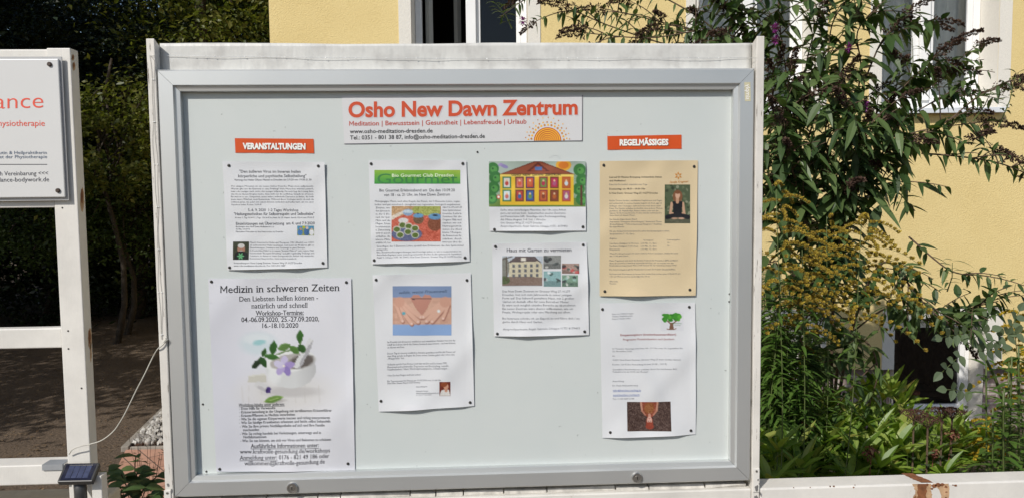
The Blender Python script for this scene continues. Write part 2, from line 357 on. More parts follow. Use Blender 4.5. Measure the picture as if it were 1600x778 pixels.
def window(u0, state):
    u1, z0, z1 = u0 + OPW, zs, zs + 1.5
    # rough plaster band round the opening, smooth reveal inside it
    sb = MB(); ring(sb, u0 - .085, u1 + .085, z0 + .0, z1 + .09, .084, -.006, .012, 'LRT'); sb.build('surround', M['plaster'], house)
    rv = MB(); D = .21
    for a, b_ in (((u0, z0), (u0, z1)), ((u1, z1), (u1, z0)), ((u0, z1), (u1, z1)), ((u1, z0 - .002), (u0, z0 - .002))):
        rv.add([fac(a[0], a[1], 0), fac(a[0], a[1], D + .1), fac(b_[0], b_[1], D + .1), fac(b_[0], b_[1], 0)], [(0, 1, 2, 3)])
    rv.build('reveal', M['plaster_smooth'], house)
    fr = MB(); ring(fr, u0 + .002, u1 - .002, z0 + .03, z1 - .002, .045, D, D + .06)
    um = (u0 + u1) / 2
    fr.hexa([fac(um - .035, z0 + .075, D - .02), fac(um + .035, z0 + .075, D - .02), fac(um + .035, z0 + .075, D + .05), fac(um - .035, z0 + .075, D + .05),
             fac(um - .035, z1 - .047, D - .02), fac(um + .035, z1 - .047, D - .02), fac(um + .035, z1 - .047, D + .05), fac(um - .035, z1 - .047, D + .05)])
    fr.hexa([fac(u0 + .004, z0, D - .04), fac(u1 - .004, z0, D - .04), fac(u1 - .004, z0, D + .06), fac(u0 + .004, z0, D + .06),
             fac(u0 + .004, z0 + .028, D - .03), fac(u1 - .004, z0 + .028, D - .03), fac(u1 - .004, z0 + .03, D + .06), fac(u0 + .004, z0 + .03, D + .06)])
    halves = [(u0 + .047, um - .035), (um + .035, u1 - .047)]
    if state == 'shut':
        for a, b_ in halves: ring(fr, a, b_, z0 + .076, z1 - .048, .038, D + .012, D + .05)
    else:
        a, b_ = halves[1]; ring(fr, a, b_, z0 + .076, z1 - .048, .03, D + .012, D + .05)
    wf = bevel(fr.build('window', M['paint_white'], house), .004, 2)
    for i, (a, b_) in enumerate(halves):
        if state == 'open' and i == 0:
            # this casement stands open into the room
            sm = MB(); q = a + .02
            def sash(s0, s1, dd0, dd1):
                p = lambda s, z, e: fac(q + s * .62 + e * .7, z, D + .07 + s * .78 - e * .7)
                sm.hexa([p(s0, z0 + .08, 0), p(s1, z0 + .08, 0), p(s1, z0 + .08, .04), p(s0, z0 + .08, .04), p(s0, z1 - .05, 0), p(s1, z1 - .05, 0), p(s1, z1 - .05, .04), p(s0, z1 - .05, .04)])
            sash(.0, .04, 0, 0); sash(.30, .34, 0, 0); sm.build('casement', M['shade_paint'], wf)
            continue
        pn = MB(); pn.add([fac(a + .03, z0 + .1, D + .03), fac(b_ - .03, z0 + .1, D + .03), fac(b_ - .03, z1 - .07, D + .03), fac(a + .03, z1 - .07, D + .03)], [(0, 1, 2, 3)])
        pn.build('pane', M['wglass'], wf)
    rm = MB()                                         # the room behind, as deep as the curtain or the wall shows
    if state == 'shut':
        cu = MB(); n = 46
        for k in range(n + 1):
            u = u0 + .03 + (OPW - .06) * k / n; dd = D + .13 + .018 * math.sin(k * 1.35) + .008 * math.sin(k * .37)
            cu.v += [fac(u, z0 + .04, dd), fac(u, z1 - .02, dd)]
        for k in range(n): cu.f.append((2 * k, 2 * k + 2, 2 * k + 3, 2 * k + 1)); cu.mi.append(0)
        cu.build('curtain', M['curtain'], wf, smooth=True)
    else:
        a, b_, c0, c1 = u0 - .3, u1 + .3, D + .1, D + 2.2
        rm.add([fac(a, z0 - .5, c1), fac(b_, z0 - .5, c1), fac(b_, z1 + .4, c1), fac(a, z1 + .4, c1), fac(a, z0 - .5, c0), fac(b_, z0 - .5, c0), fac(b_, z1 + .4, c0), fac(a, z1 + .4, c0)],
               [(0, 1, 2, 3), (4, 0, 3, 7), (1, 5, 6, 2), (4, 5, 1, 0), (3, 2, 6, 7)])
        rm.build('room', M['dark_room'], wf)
    sl = MB()
    sl.hexa([fac(u0 - .06, z0 - .04, -.062), fac(u1 + .03, z0 - .04, -.062), fac(u1 + .03, z0 - .012, .17), fac(u0 - .06, z0 - .012, .17),
             fac(u0 - .06, z0 - .003, -.062), fac(u1 + .03, z0 - .003, -.062), fac(u1 + .03, z0 + .0, .17), fac(u0 - .06, z0 + .0, .17)])
    bevel(sl.build('sill', M['sill'], wf), .003)
for u, st in wins: window(u, st)
def basement_window(u0, u1):
    z0, z1 = bz0, bz1; D = .16
    sb = MB(); ring(sb, u0 - .085, u1 + .115, zp + .0, z1 + .085, .084, -.008, .012, 'LT'); ring(sb, u0 - .085, u1 + .126, zp, z1 + .085, .124, -.0085, .0125, 'R')
    sb.build('surround', M['plaster'], house)
    rv = MB()
    for a, b_ in (((u0, z0), (u0, z1)), ((u1, z1), (u1, z0)), ((u0, z1), (u1, z1)), ((u1, z0), (u0, z0))):
        rv.add([fac(a[0], a[1], -.004), fac(a[0], a[1], D + .1), fac(b_[0], b_[1], D + .1), fac(b_[0], b_[1], -.004)], [(0, 1, 2, 3)])
    rv.build('reveal', M['plaster_smooth'], house)
    fr = MB(); ring(fr, u0 + .003, u1 - .003, z0 + .003, z1 - .003, .035, D, D + .06); ring(fr, u0 + .042, u1 - .042, z0 + .042, z1 - .042, .035, D - .012, D + .03)
    wf = bevel(fr.build('basement_window', M['paint_white'], house), .004)
    pn = MB(); pn.add([fac(u0 + .07, z0 + .07, D + .012), fac(u1 - .07, z0 + .07, D + .012), fac(u1 - .07, z1 - .07, D + .012), fac(u0 + .07, z1 - .07, D + .012)], [(0, 1, 2, 3)])
    pn.build('pane', M['wglass'], wf)
    rm = MB(); a, b_, c0, c1 = u0 - .1, u1 + .1, D + .1, D + 1.2
    rm.add([fac(a, z0 + .03, c1), fac(b_, z0 + .03, c1), fac(b_, z1 + .1, c1), fac(a, z1 + .1, c1), fac(a, z0 + .03, c0), fac(b_, z0 + .03, c0), fac(b_, z1 + .1, c0), fac(a, z1 + .1, c0)],
           [(0, 1, 2, 3), (4, 0, 3, 7), (1, 5, 6, 2), (4, 5, 1, 0), (3, 2, 6, 7)])
    rm.build('room', M['cellar'], wf)
for a, b_ in bas: basement_window(a, b_)
# jar behind the basement pane
jp = uz(1429, 640, .265); jb = fac(jp[0], bz0 + .032, .266)
jar = thing('jar', 'yellow green jar with brown lid behind the basement window pane', 'jar', jb)
j = MB(); j.tube([jb + V((0, 0, h)) for h in (0, .01, .075, .085, .09)], [.032, .036, .036, .033, .028], 18); j.build('glass_body', M['jar_green'], jar, smooth=True)
j = MB(); j.tube([jb + V((0, 0, h)) for h in (.091, .093, .112, .114)], [.03, .033, .033, .03], 18); j.build('lid', M['jar_lid'], jar)

# ------------------------------------------------------------------ paths, kerb, pebbles, wall under the fence
pv = MB(); q = [PG(150, 800), PG(420, 800), PG(420, 694), PG(202, 694)]
q = [V((p.x, p.y, 0)) for p in q]; pv.hexa([p + V((0, 0, -.03)) for p in q] + [p + V((0, 0, .012)) for p in q]); struct(pv.build('path', M['paving']))
k0, k1 = PG(188, 692, .06), PG(252, 631, .06); k0.z = k1.z = .035; kd = (k1 - k0).normalized(); kn = V((kd.y, -kd.x, 0))
kb = MB(); k2 = k0 + kd * 6
kb.hexa([p + V((0, 0, dz)) for dz in (-.12, .0) for p in (k0, k0 + kn * .05, k2 + kn * .05, k2)])
struct(bevel(kb.build('kerb', M['kerb']), .006))
kb = MB(); e0 = PG(193, 692, .05); e1 = PG(420, 692, .05); e1.y = e0.y
kb.box((e0.x + .05, e0.y - .025, -.1), (e1.x, e0.y, .03)); struct(bevel(kb.build('kerb', M['kerb']), .006))
pb = MB(); r = random.Random(3)
ico = bmesh.new(); bmesh.ops.create_icosphere(ico, subdivisions=2, radius=1); iv = [v_.co.copy() for v_ in ico.verts]; fi = [[v_.index for v_ in f.verts] for f in ico.faces]; ico.free()
for i in range(2300):
    a, b_ = r.random(), r.random()
    p = k0 + kd * (.02 + a * 2.6) + kn * (.06 + b_ * .85)
    if p.y < e0.y + .01: continue
    s = r.uniform(.013, .028); e = [s * r.uniform(.7, 1.3), s * r.uniform(.7, 1.2), s * r.uniform(.5, .8)]; an = r.random() * 6
    rot = Matrix.Rotation(an, 3, 'Z') @ Matrix.Rotation(r.uniform(-.5, .5), 3, 'X')
    pb.add([V((p.x, p.y, r.uniform(.025, .062))) + rot @ V((v_.x * e[0], v_.y * e[1], v_.z * e[2])) for v_ in iv], fi)
o = pb.build('pebbles', M['pebble'], smooth=True); o['kind'] = 'stuff'; tag(o, 'pale rounded pebbles in the kerbed strip beside the house corner', 'pebbles')
# leaf litter and small stones on the dirt
lt = MB(); r = random.Random(5)
for i in range(3200):
    y = 2.2 + 7 * r.random() ** 1.3; x = -(.2 + .62 * (y + 1.7)) + r.random() * (.5 * (y + 1.7) + .2)
    s = r.uniform(.006, .02); a = r.random() * 6.28
    lt.leaf((x, y, .004 + r.random() * .008), (math.cos(a), math.sin(a), r.uniform(-.1, .3)), (0, 0, 1), s * 2, s, 0.05, .3, 2)
o = lt.build('fallen_leaves', M['litter'], origin=(0, 0, 0)); o['kind'] = 'stuff'; tag(o, 'dry leaf litter scattered over the brown dirt', 'fallen leaves')
# soil bed at the right
sb = MB(); a = FO + RGT * (U0); 
p = [V((.75, .35, 0)), V((6, .35, 0)), fac(U1, 0, .04), fac(.0, 0, .04)]; p = [V((v_.x, v_.y, 0)) for v_ in p]
sb.hexa([v_ + V((0, 0, -.02)) for v_ in p] + [v_ + V((0, 0, .03)) for v_ in p]); struct(sb.build('soil', M['soil']))

# ================================================================== NOTICEBOARD
ZC = 1.508; HW, HH = .655, .4715; MARG = .0464
YP = .022                                            # front of the backing board inside the case
nb = thing('noticeboard', 'large white glazed noticeboard with aluminium door frame full of pinned notices', 'noticeboard', (0, .03, 1.02))
def rail_profile(side):
    prof = [(0, .034), (0, .0052), (.0036, 0), (.0332, 0), (.0362, .006), (MARG - .001, .0076), (MARG, .009), (MARG, .034)]
    cor = {'T': ((-1, 1), (1, 1)), 'R': ((1, 1), (1, -1)), 'B': ((1, -1), (-1, -1)), 'L': ((-1, -1), (-1, 1))}[side]
    mb = MB(); g = .0004; n = len(prof)
    for k, (sx, sz) in enumerate(cor):
        for t_, y in prof:
            x, z = sx * (HW - t_), ZC + sz * (HH - t_)
            if side in 'TB': x += g * (1 if k == (0 if side == 'T' else 1) else -1)
            else: z += g * (-1 if sz > 0 else 1)
            mb.v.append(V((x, y, z)))
    for i in range(n): mb.f.append((i, (i + 1) % n, n + (i + 1) % n, n + i)); mb.mi.append(0)
    mb.f.append(tuple(reversed(range(n)))); mb.f.append(tuple(range(n, 2 * n))); mb.mi += [0, 0]
    return mb
df = MB()
for s_ in 'TRBL':
    q = rail_profile(s_); df.add(q.v, q.f)
door = df.build('door_frame', M['alu'], nb)
# case body behind the door
cs = MB(); a, b_ = HW - .004, HH - .004
cs.box((-a, .0345, ZC + HH - MARG - .012), (a, .095, ZC + b_)); cs.box((-a, .0345, ZC - b_), (a, .095, ZC - HH + MARG + .012))
cs.box((-a, .0345, ZC - HH + MARG + .0122), (-HW + MARG + .012, .095, ZC + HH - MARG - .0122)); cs.box((HW - MARG - .012, .0345, ZC - HH + MARG + .0122), (a, .095, ZC + HH - MARG - .0122))
cs.build('case_body', M['alu'], nb)
bk = MB(); bk.box((-HW + MARG - .008, YP, ZC - HH + MARG - .008), (HW - MARG + .008, YP + .0105, ZC + HH - MARG + .008)); bk.build('backing_board', M['board'], nb)
gp = MB(); gp.box((-HW + MARG - .004, .0105, ZC - HH + MARG - .004), (HW - MARG + .004, .0135, ZC + HH - MARG + .004)); pane = gp.build('glass_pane', M['glass'], nb)
# scuffs on the glass
def arc_stroke(mb, cx, cz, r0, a0, a1, y, wd=.0006, n=8):
    for k in range(n):
        t0, t1 = a0 + (a1 - a0) * k / n, a0 + (a1 - a0) * (k + 1) / n
        mb.add([(cx + (r0 + e) * math.cos(t_), y, cz + (r0 + e) * math.sin(t_)) for t_, e in ((t0, 0), (t1, 0), (t1, wd), (t0, wd))], [(3, 2, 1, 0)])
for (px, py, r0, a0, a1) in ((735, 203, .0055, .6, 5.2), (862, 243, .012, .3, 2.6), (322, 472, .006, .5, 3.0)):
    sc = MB(); p = P(px, py, .0103); arc_stroke(sc, p.x, p.z, r0, a0, a1, .0103); sc.build('scuff', M['sheet'], pane)
# locks
for px, py in ((457, 761), (995, 745)):
    lp = P(px, py, 0); lk = MB()
    def disc(mb, c, prof, n=24):
        b0 = len(mb.v)
        for (rr, y) in prof:
            for k in range(n): mb.v.append(V((c.x + rr * math.cos(2 * math.pi * k / n), c.y + y, c.z + rr * math.sin(2 * math.pi * k / n))))
        for i in range(len(prof) - 1):
            for k in range(n): mb.f.append((b0 + i * n + k, b0 + i * n + (k + 1) % n, b0 + (i + 1) * n + (k + 1) % n, b0 + (i + 1) * n + k)); mb.mi.append(0)
        mb.f.append(tuple(b0 + (len(prof) - 1) * n + k for k in range(n))); mb.mi.append(0)
    disc(lk, lp, [(.0125, .001), (.0122, -.004), (.011, -.0055), (.0085, -.0055), (.0078, -.0045), (.0055, -.0045), (.005, -.0056)])
    lo = lk.build('lock', M['steel'], door, smooth=False)
    kh = MB(); kh.box((lp.x - .0009, lp.y - .0062, lp.z - .003), (lp.x + .0009, lp.y - .0057, lp.z + .003)); kh.build('keyhole', M['black'], door)
# side planks, cut down at the back of their tops
def plank(x0, x1, ztop, zlow):
    mb = MB(); zb = .0
    mb.add([(x0, 0, zb), (x1, 0, zb), (x1, .13, zb), (x0, .13, zb), (x0, 0, ztop), (x1, 0, ztop), (x1, .13, zlow), (x0, .13, zlow)],
           [(0, 3, 2, 1), (4, 5, 6, 7), (0, 1, 5, 4), (1, 2, 6, 5), (2, 3, 7, 6), (3, 0, 4, 7)])
    return bevel(mb.build('side_plank', M['wood_plank'], nb), .0015, 2)
zl = P(236, 60.5, 0).z; zr = P(1185, 56.5, 0).z
plank(-.6739, -.6562, zl, zl - .05); plank(.6580, .6757, zr, zr - .05)
# wrinkled sheet panel over the frame
zt = P(700, 68, .026).z
sh = MB(); nx, nz = 90, 12; z0 = ZC + HH - .02
for i in range(nx + 1):
    for k in range(nz + 1):
        x = -.6555 + 1.3115 * i / nx; z = z0 + (zt - z0) * k / nz
        y = .027 + .0012 * math.sin(x * 17 + z * 20) * math.sin(x * 7 + 1) + .0007 * max(0, math.sin(x * 23 - z * 30)) ** 8
        sh.v.append(V((x, y, z + (.0012 * math.sin(x * 9) + .0003 * math.sin(x * 31) if k == nz else 0))))
for i in range(nx):
    for k in range(nz): a = i * (nz + 1) + k; sh.f.append((a, a + nz + 1, a + nz + 2, a + 1)); sh.mi.append(0)
o = sh.build('top_panel', M['sheet'], nb, smooth=True); sm = o.modifiers.new('thickness', 'SOLIDIFY'); sm.thickness = .006; sm.offset = -1
cp = MB(); cp.box((-.6555, .035, z0), (.656, .05, zt - .006)); cp.build('top_board', M['wood_old'], nb)
# sticker on the frame with its lettering, turned upright
# ---- lettering ------------------------------------------------------
def glyphs(s, bold=0.0, res=3):
    c = bpy.data.curves.new('lettering', 'FONT'); c.body = s; c.size = 1; c.resolution_u = res; c.offset = bold
    o = bpy.data.objects.new('lettering', c); C.objects.link(o); bpy.context.view_layer.update()
    me = bpy.data.meshes.new_from_object(o.evaluated_get(bpy.context.evaluated_depsgraph_get()))
    vs = [(v_.co.x, v_.co.y) for v_ in me.vertices]; fs = [tuple(p.vertices) for p in me.polygons]
    ec = {}
    for f in fs:
        for i in range(len(f)): e = tuple(sorted((f[i], f[(i + 1) % len(f)]))); ec[e] = ec.get(e, 0) + 1
    bd = [e for e, k in ec.items() if k == 1]
    bpy.data.objects.remove(o); bpy.data.meshes.remove(me); bpy.data.curves.remove(c)
    return vs, fs, bd
def serifs(vs, fs, bd):
    """slab serifs on the ends of upright stems"""
    add = []
    for a, b_ in bd:
        (x0, y0), (x1, y1) = vs[a], vs[b_]
        if abs(y0 - y1) > .012 or abs(x0 - x1) > .16 or abs(x0 - x1) < .05: continue
        x0, x1 = min(x0, x1), max(x0, x1)
        for lv, up in ((0.0, 1), (.449, -1), (.682, -1), (.70, -1), (.72, -1)):
            if abs(y0 - lv) < .014:
                h = .042; e = .05
                n = len(vs); ya, yb = (y0, y0 + h) if up > 0 else (y0 - h, y0)
                xa, xb = x0 - e, x1 + (e if up > 0 or lv > .6 else 0)
                vs += [(xa, ya), (xb, ya), (xb, yb), (xa, yb)]; fs.append((n, n + 1, n + 2, n + 3)); break
    return vs, fs
CAPH = .682
def islands(nv, fs):
    p = list(range(nv))
    def find(i):
        while p[i] != i: p[i] = p[p[i]]; i = p[i]
        return i
    for f in fs:
        for k in f[1:]: p[find(k)] = find(f[0])
    g_ = {}
    for i in range(nv): g_.setdefault(find(i), []).append(i)
    return list(g_.values())
def fix_m(s_, vs, fs, bold):
    """the emboldened M closes up: draw it as four strokes instead"""
    v0, f0, _ = glyphs(s_, 0.0, 2); ms = []
    for il in islands(len(v0), f0):
        ys = [v0[i][1] for i in il]; xs = [v0[i][0] for i in il]
        if len(il) == 15 and abs(max(ys) - .682) < .004 and abs(min(ys)) < .004 and .6 < max(xs) - min(xs) < .68: ms.append((min(xs), max(xs)))
    for a, b_ in ms:
        kill = {i for il in islands(len(vs), fs) if a < (min(vs[i][0] for i in il) + max(vs[i][0] for i in il)) / 2 < b_ and min(vs[i][1] for i in il) > -.1 for i in il}
        fs = [f for f in fs if not any(i in kill for i in f)]; n = len(vs); a -= bold; b_ += bold; w_ = .085 + 2 * bold; h = .682 + bold; d = .16 + 2.4 * bold; c = (a + b_) / 2; lo = .12
        vs = vs + [(a, -bold), (a + w_, -bold), (a + w_, h), (a, h), (b_ - w_, -bold), (b_, -bold), (b_, h), (b_ - w_, h), (a + w_, h - d), (c, lo), (c, lo + d), (b_ - w_, h - d)]
        fs = fs + [(n, n + 1, n + 2, n + 3), (n + 4, n + 5, n + 6, n + 7), (n + 8, n + 9, n + 10, n + 2), (n + 9, n + 11, n + 7, n + 10)]
    return vs, fs
def text_px(mb, s, x0, y0, x1, y1, h, bold=0.0, serif=False, res=2, fit=True, anchor='L', skew=0.0, mi=0):
    """lay a printed line into mb as flat photo-pixel coordinates: baseline (x0,y0)-(x1,y1), cap height h"""
    vs, fs, bd = glyphs(s, bold, res)
    if serif: vs, fs = serifs(vs, fs, bd)
    xs = [v_[0] for v_ in vs]; a, b_ = min(xs), max(xs); sl = (y1 - y0) / (x1 - x0) if x1 != x0 else 0
    if x0 is None: x0 = x1 - (b_ - a) / CAPH * h * .98; y0 = y1
    k = (x1 - x0) / (b_ - a); sl = (y1 - y0) / (x1 - x0)
    if bold and 'M' in s:
        vs, fs = fix_m(s, vs, fs, bold)
    n = len(mb.v)
    for X, Y in vs:
        u = x0 + (X - a) * k + skew * Y * h / CAPH; mb.v.append(V((u, y0 + sl * (u - x0) - Y * h / CAPH, 0)))
    for f in fs: mb.f.append(tuple(n + i for i in f)); mb.mi.append(mi)
def quad_px(mb, x0, y0, x1, y1, mi=0, dy=0.0):
    n = max(1, int(max(abs(x1 - x0), abs(y1 - y0)) / 4)); lr = abs(x1 - x0) > abs(y1 - y0)
    for i in range(n):
        s0, s1 = i / n, (i + 1) / n
        if lr: q = [(x0 + (x1 - x0) * t_, yy + dy * t_, 0) for t_, yy in ((s0, y0), (s1, y0), (s1, y1), (s0, y1))]
        else: q = [(xx, y0 + (y1 - y0) * t_, 0) for xx, t_ in ((x0, s0), (x1, s0), (x1, s1), (x0, s1))]
        mb.add(q, [(0, 1, 2, 3)], mi)

class Sheet:
    """a paper sheet pinned to the backing board: px corners -> wavy grid; prints lie on it"""
    def __init__(s, name, label, cat, corners, wave=.0018, col=None, gap=.0024, curl=.007, seed=0, group=None, n=(26, 30), colf=None, pinned=True):
        s.c = [V((*q, 0)) for q in corners]; s.wave = wave; s.gap = gap; s.curl = curl; s.seed = seed; s.pinned = pinned
        ctr = P(sum(q[0] for q in corners) / 4, max(corners[2][1], corners[3][1]), YP)
        s.t = thing(name, label, cat, (ctr.x, YP, ctr.z), group)
        nx, ny = n; mb = MB(); cols = []
        for j in range(ny + 1):
            for i in range(nx + 1):
                u, v_ = i / nx, j / ny; p = s.c[0].lerp(s.c[1], u).lerp(s.c[3].lerp(s.c[2], u), v_)
                mb.v.append(s.put(p.x, p.y)); cols.append((*(colf(p.x, p.y) if colf else col or (.655, .655, .68)), 1))
        for j in range(ny):
            for i in range(nx): a = j * (nx + 1) + i; mb.f.append((a, a + nx + 1, a + nx + 2, a + 1)); mb.mi.append(0)
        mb.col = cols; s.o = mb.build('paper', M['print'], s.t, smooth=True)
    def uv(s, x, y):
        c = s.c; v_ = (y - (c[0].y + c[1].y) / 2) / ((c[2].y + c[3].y) / 2 - (c[0].y + c[1].y) / 2); v_ = min(max(v_, 0), 1)
        xl = c[0].x + (c[3].x - c[0].x) * v_; xr = c[1].x + (c[2].x - c[1].x) * v_
        return min(max((x - xl) / (xr - xl), 0), 1), v_
    def put(s, x, y, lift=0.0):
        u, v_ = s.uv(x, y); k = s.seed * 1.7
        m_ = math.sin(math.pi * u); e = s.wave
        h = s.gap + e * (math.sin(u * 7 + v_ * 3 + k) * math.sin(v_ * 8 + k * 1.3) + .5 * math.sin(u * 13 - v_ * 9 + k)) * (.35 + .65 * m_)
        h += s.curl * (m_ * max(0, (v_ - .8) / .2) ** 2 + .3 * m_ * max(0, (.1 - v_) / .1) ** 2)
        h += e * 1.0 * max(0, math.sin(u * 4.2 + v_ * 5.1 + k * 2)) ** 7 + e * .8 * max(0, math.sin(u * 6.1 - v_ * 4.3 + k)) ** 9
        h += s.curl * .35 * max(0, (u - .93) / .07) ** 2 * math.sin(math.pi * v_)
        if not s.pinned: h = s.gap + e * math.sin(u * 20 + k)
        h = max(h, .0006)
        return P(x, y, YP) + (CAM - P(x, y, YP)).normalized() * 0 + V((0, -h - lift, 0))
    def prints(s, mb, mat, name='lettering', lift=.0004, parent=None):
        q = MB(); q.v = [s.put(v_.x, v_.y, lift) for v_ in mb.v]; q.f = mb.f; q.mi = mb.mi
        return q.build(name, mat, parent or s.t)
    def picture(s, cv, name='photo', lift=.0003):
        """cv: Canvas"""
        ny, nx = cv.X.shape; mb = MB(); ox, oy, k = cv.map
        for j in range(ny):
            for i in range(nx): mb.v.append(s.put(ox + cv.X[j, i] / k, oy + cv.Y[j, i] / k, lift))
        for j in range(ny - 1):
            for i in range(nx - 1): a = j * nx + i; mb.f.append((a, a + nx, a + nx + 1, a + 1))
        mb.mi = [0] * len(mb.f); mb.col = np.concatenate([cv.lin(), np.ones((nx * ny, 1))], 1)
        return mb.build(name, M['print'], s.t, smooth=True)
class Canvas:
    """a small printed picture painted as shapes on a grid of ink colours (sRGB 0-255)"""
    def __init__(s, x0, y0, x1, y1, step, bg, map_):
        nx, ny = max(2, int((x1 - x0) / step)) + 1, max(2, int((y1 - y0) / step)) + 1
        s.X, s.Y = np.meshgrid(np.linspace(x0, x1, nx), np.linspace(y0, y1, ny)); s.map = map_; s.step = step
        s.a = np.zeros((ny, nx, 3)) + np.array(bg, float)
    def mix(s, m_, col, al=1.0): m_ = (np.clip(m_, 0, 1) * al)[..., None]; s.a = s.a * (1 - m_) + np.array(col, float) * m_; return s
    def ell(s, cx, cy, rx, ry, col, rot=0, al=1.0, soft=None):
        c_, s_ = math.cos(math.radians(rot)), math.sin(math.radians(rot)); dx, dy = s.X - cx, s.Y - cy
        d = np.sqrt(((dx * c_ + dy * s_) / rx) ** 2 + ((-dx * s_ + dy * c_) / ry) ** 2)
        sf = soft if soft else s.step / min(rx, ry); return s.mix((1 - d) / sf + .5, col, al)
    def leafs(s, cx, cy, L, W, col, rot=0, al=1.0):
        c_, s_ = math.cos(math.radians(rot)), math.sin(math.radians(rot)); dx, dy = s.X - cx, s.Y - cy
        a, b_ = dx * c_ + dy * s_, -dx * s_ + dy * c_; wd = W * np.clip(1 - (a / L) ** 2, 0, 1)
        k_in = (np.abs(a) < L * .98); s.mix(((wd - np.abs(b_)) / s.step + .5) * k_in, col, al * 1.0); return s.mix((wd * .9 - np.abs(b_ - W * .3)) / s.step * k_in, tuple(x * .8 for x in col), .5)
    def rect(s, x0, y0, x1, y1, col, al=1.0):
        m_ = np.minimum(np.minimum(s.X - x0, x1 - s.X), np.minimum(s.Y - y0, y1 - s.Y)) / s.step + .5; return s.mix(m_, col, al)
    def poly(s, pts, col, al=1.0):
        ins = np.zeros(s.X.shape, bool); n = len(pts)
        for i in range(n):
            (xa, ya), (xb, yb) = pts[i], pts[(i + 1) % n]
            if ya == yb: continue
            ins ^= ((ya > s.Y) != (yb > s.Y)) & (s.X < (xb - xa) * (s.Y - ya) / (yb - ya) + xa)
        return s.mix(ins.astype(float), col, al)
    def line(s, x0, y0, x1, y1, wd, col, al=1.0):
        L2 = (x1 - x0) ** 2 + (y1 - y0) ** 2; t_ = np.clip(((s.X - x0) * (x1 - x0) + (s.Y - y0) * (y1 - y0)) / L2, 0, 1)
        d = np.hypot(s.X - x0 - t_ * (x1 - x0), s.Y - y0 - t_ * (y1 - y0)); return s.mix((wd - d) / s.step + .5, col, al)
    def noise(s, amp, seed=0, coarse=1):
        r = np.random.default_rng(seed); ny, nx = s.X.shape
        n = r.normal(0, amp, (ny // coarse + 2, nx // coarse + 2, 1)); n = np.repeat(np.repeat(n, coarse, 0), coarse, 1)[:ny, :nx]
        s.a = s.a + n; return s
    def lin(s):
        x = np.clip(s.a, 0, 255) / 255; return np.where(x <= .04045, x / 12.92, ((x + .055) / 1.055) ** 2.4).reshape(-1, 3) * .80
pin_me = None
def pin(px, py, where, sheet=None, r_=.0033):
    global pin_me
    if pin_me is None:
        mb = MB(); n = 12; prof = [(1.0, 0), (1.0, -.25), (.85, -.5), (.4, -.62)]
        for rr, y in prof:
            for k in range(n): mb.v.append(V((rr * math.cos(6.2832 * k / n), y, rr * math.sin(6.2832 * k / n))))
        for i in range(3):
            for k in range(n): mb.f.append((i * n + k, i * n + (k + 1) % n, (i + 1) * n + (k + 1) % n, (i + 1) * n + k))
        mb.f.append(tuple(3 * n + k for k in range(n))); mb.f.append(tuple(reversed(range(n)))); mb.mi = [0] * len(mb.f)
        o = mb.build('drawing_pin', M['pin'], origin=(0, 0, 0)); pin_me = o.data; bpy.data.objects.remove(o)
    o = bpy.data.objects.new('drawing_pin', pin_me); C.objects.link(o)
    o.location = (sheet.put(px, py, .0002) if sheet else P(px, py, YP)); o.scale = (r_,) * 3
    tag(o, where, 'drawing pin', 'dark drawing pins in the noticeboard'); return o
def pins(sheet, what, pts):
    for (px, py), w_ in zip(pts, ('top left', 'top right', 'bottom right', 'bottom left')):
        if px is not None: pin(px, py, f'dark drawing pin at the {w_} corner of {what}', sheet)

def lines_px(mb, rows, x0, x1, y, step, h, sl=0.0, **k):
    """rows of small print; '|' splits a row ending short: (text, fraction of the width)"""
    for i, rw in enumerate(rows):
        s_, fr_ = rw if isinstance(rw, tuple) else (rw, 1.0); xe = x0 + (x1 - x0) * fr_
        text_px(mb, s_, x0, y + i * step, xe, y + i * step + sl * (xe - x0), h, res=1, **k)
GP = 'paper notices pinned inside the noticeboard'

# ------------------------------------------------------------------ header banner
s = Sheet('banner', 'wide white banner with large orange heading and rising sun drawing', 'banner', [(534, 149.5), (911, 148.5), (910, 220.5), (538, 225.6)], wave=.0003, curl=0, gap=.0006, col=(.63, .62, .635), n=(60, 8), pinned=False)
k_ = 3.902
m_ = MB(); text_px(m_, 'Osho New Dawn Zentrum', 544.5, 183.2, 902.5, 178.8, 22.5, bold=.032, res=5); m2 = MB(); m2.v = [v_ + V((1.2, 1.3, 0)) for v_ in m_.v]; m2.f = m_.f; m2.mi = m_.mi
s.prints(m2, M['ink_shade'], 'heading_shade', .0003); s.prints(m_, M['ink_orange'], 'heading', .0006)
m_ = MB(); text_px(m_, 'Meditation | Bewusstsein | Gesundheit | Lebensfreude | Urlaub', 545.8, 197, 822.5, 193.6, 7.0, bold=.008, res=3); s.prints(m_, M['ink_red'], 'subheading', .0005)
m_ = MB(); text_px(m_, 'www.osho-meditation-dresden.de', 546.6, 208.8, 676, 207.6, 6.2, bold=.012); text_px(m_, 'Tel.: 0351 - 801 38 87, info@osho-meditation-dresden.de', 547, 218.6, 757.5, 216, 6.2, bold=.012); s.prints(m_, M['ink'], 'contact_lines', .0005)
sun_o, sun_y, sun_g = MB(), MB(), MB(); cx, cy = 855.5, 220.3
def arc_px(mb, r0, r1, a0=0, a1=math.pi, n=26):
    for i in range(n):
        t0, t1 = a0 + (a1 - a0) * i / n, a0 + (a1 - a0) * (i + 1) / n
        mb.add([(cx + r_ * math.cos(t_), cy - r_ * math.sin(t_) * .97, 0) for r_, t_ in ((r0, t0), (r1, t0), (r1, t1), (r0, t1))], [(0, 1, 2, 3)])
arc_px(sun_y, 0, 21.5)
for r0 in (2, 5, 8, 11, 14, 17, 20.2): arc_px(sun_o, r0, r0 + 1.2)
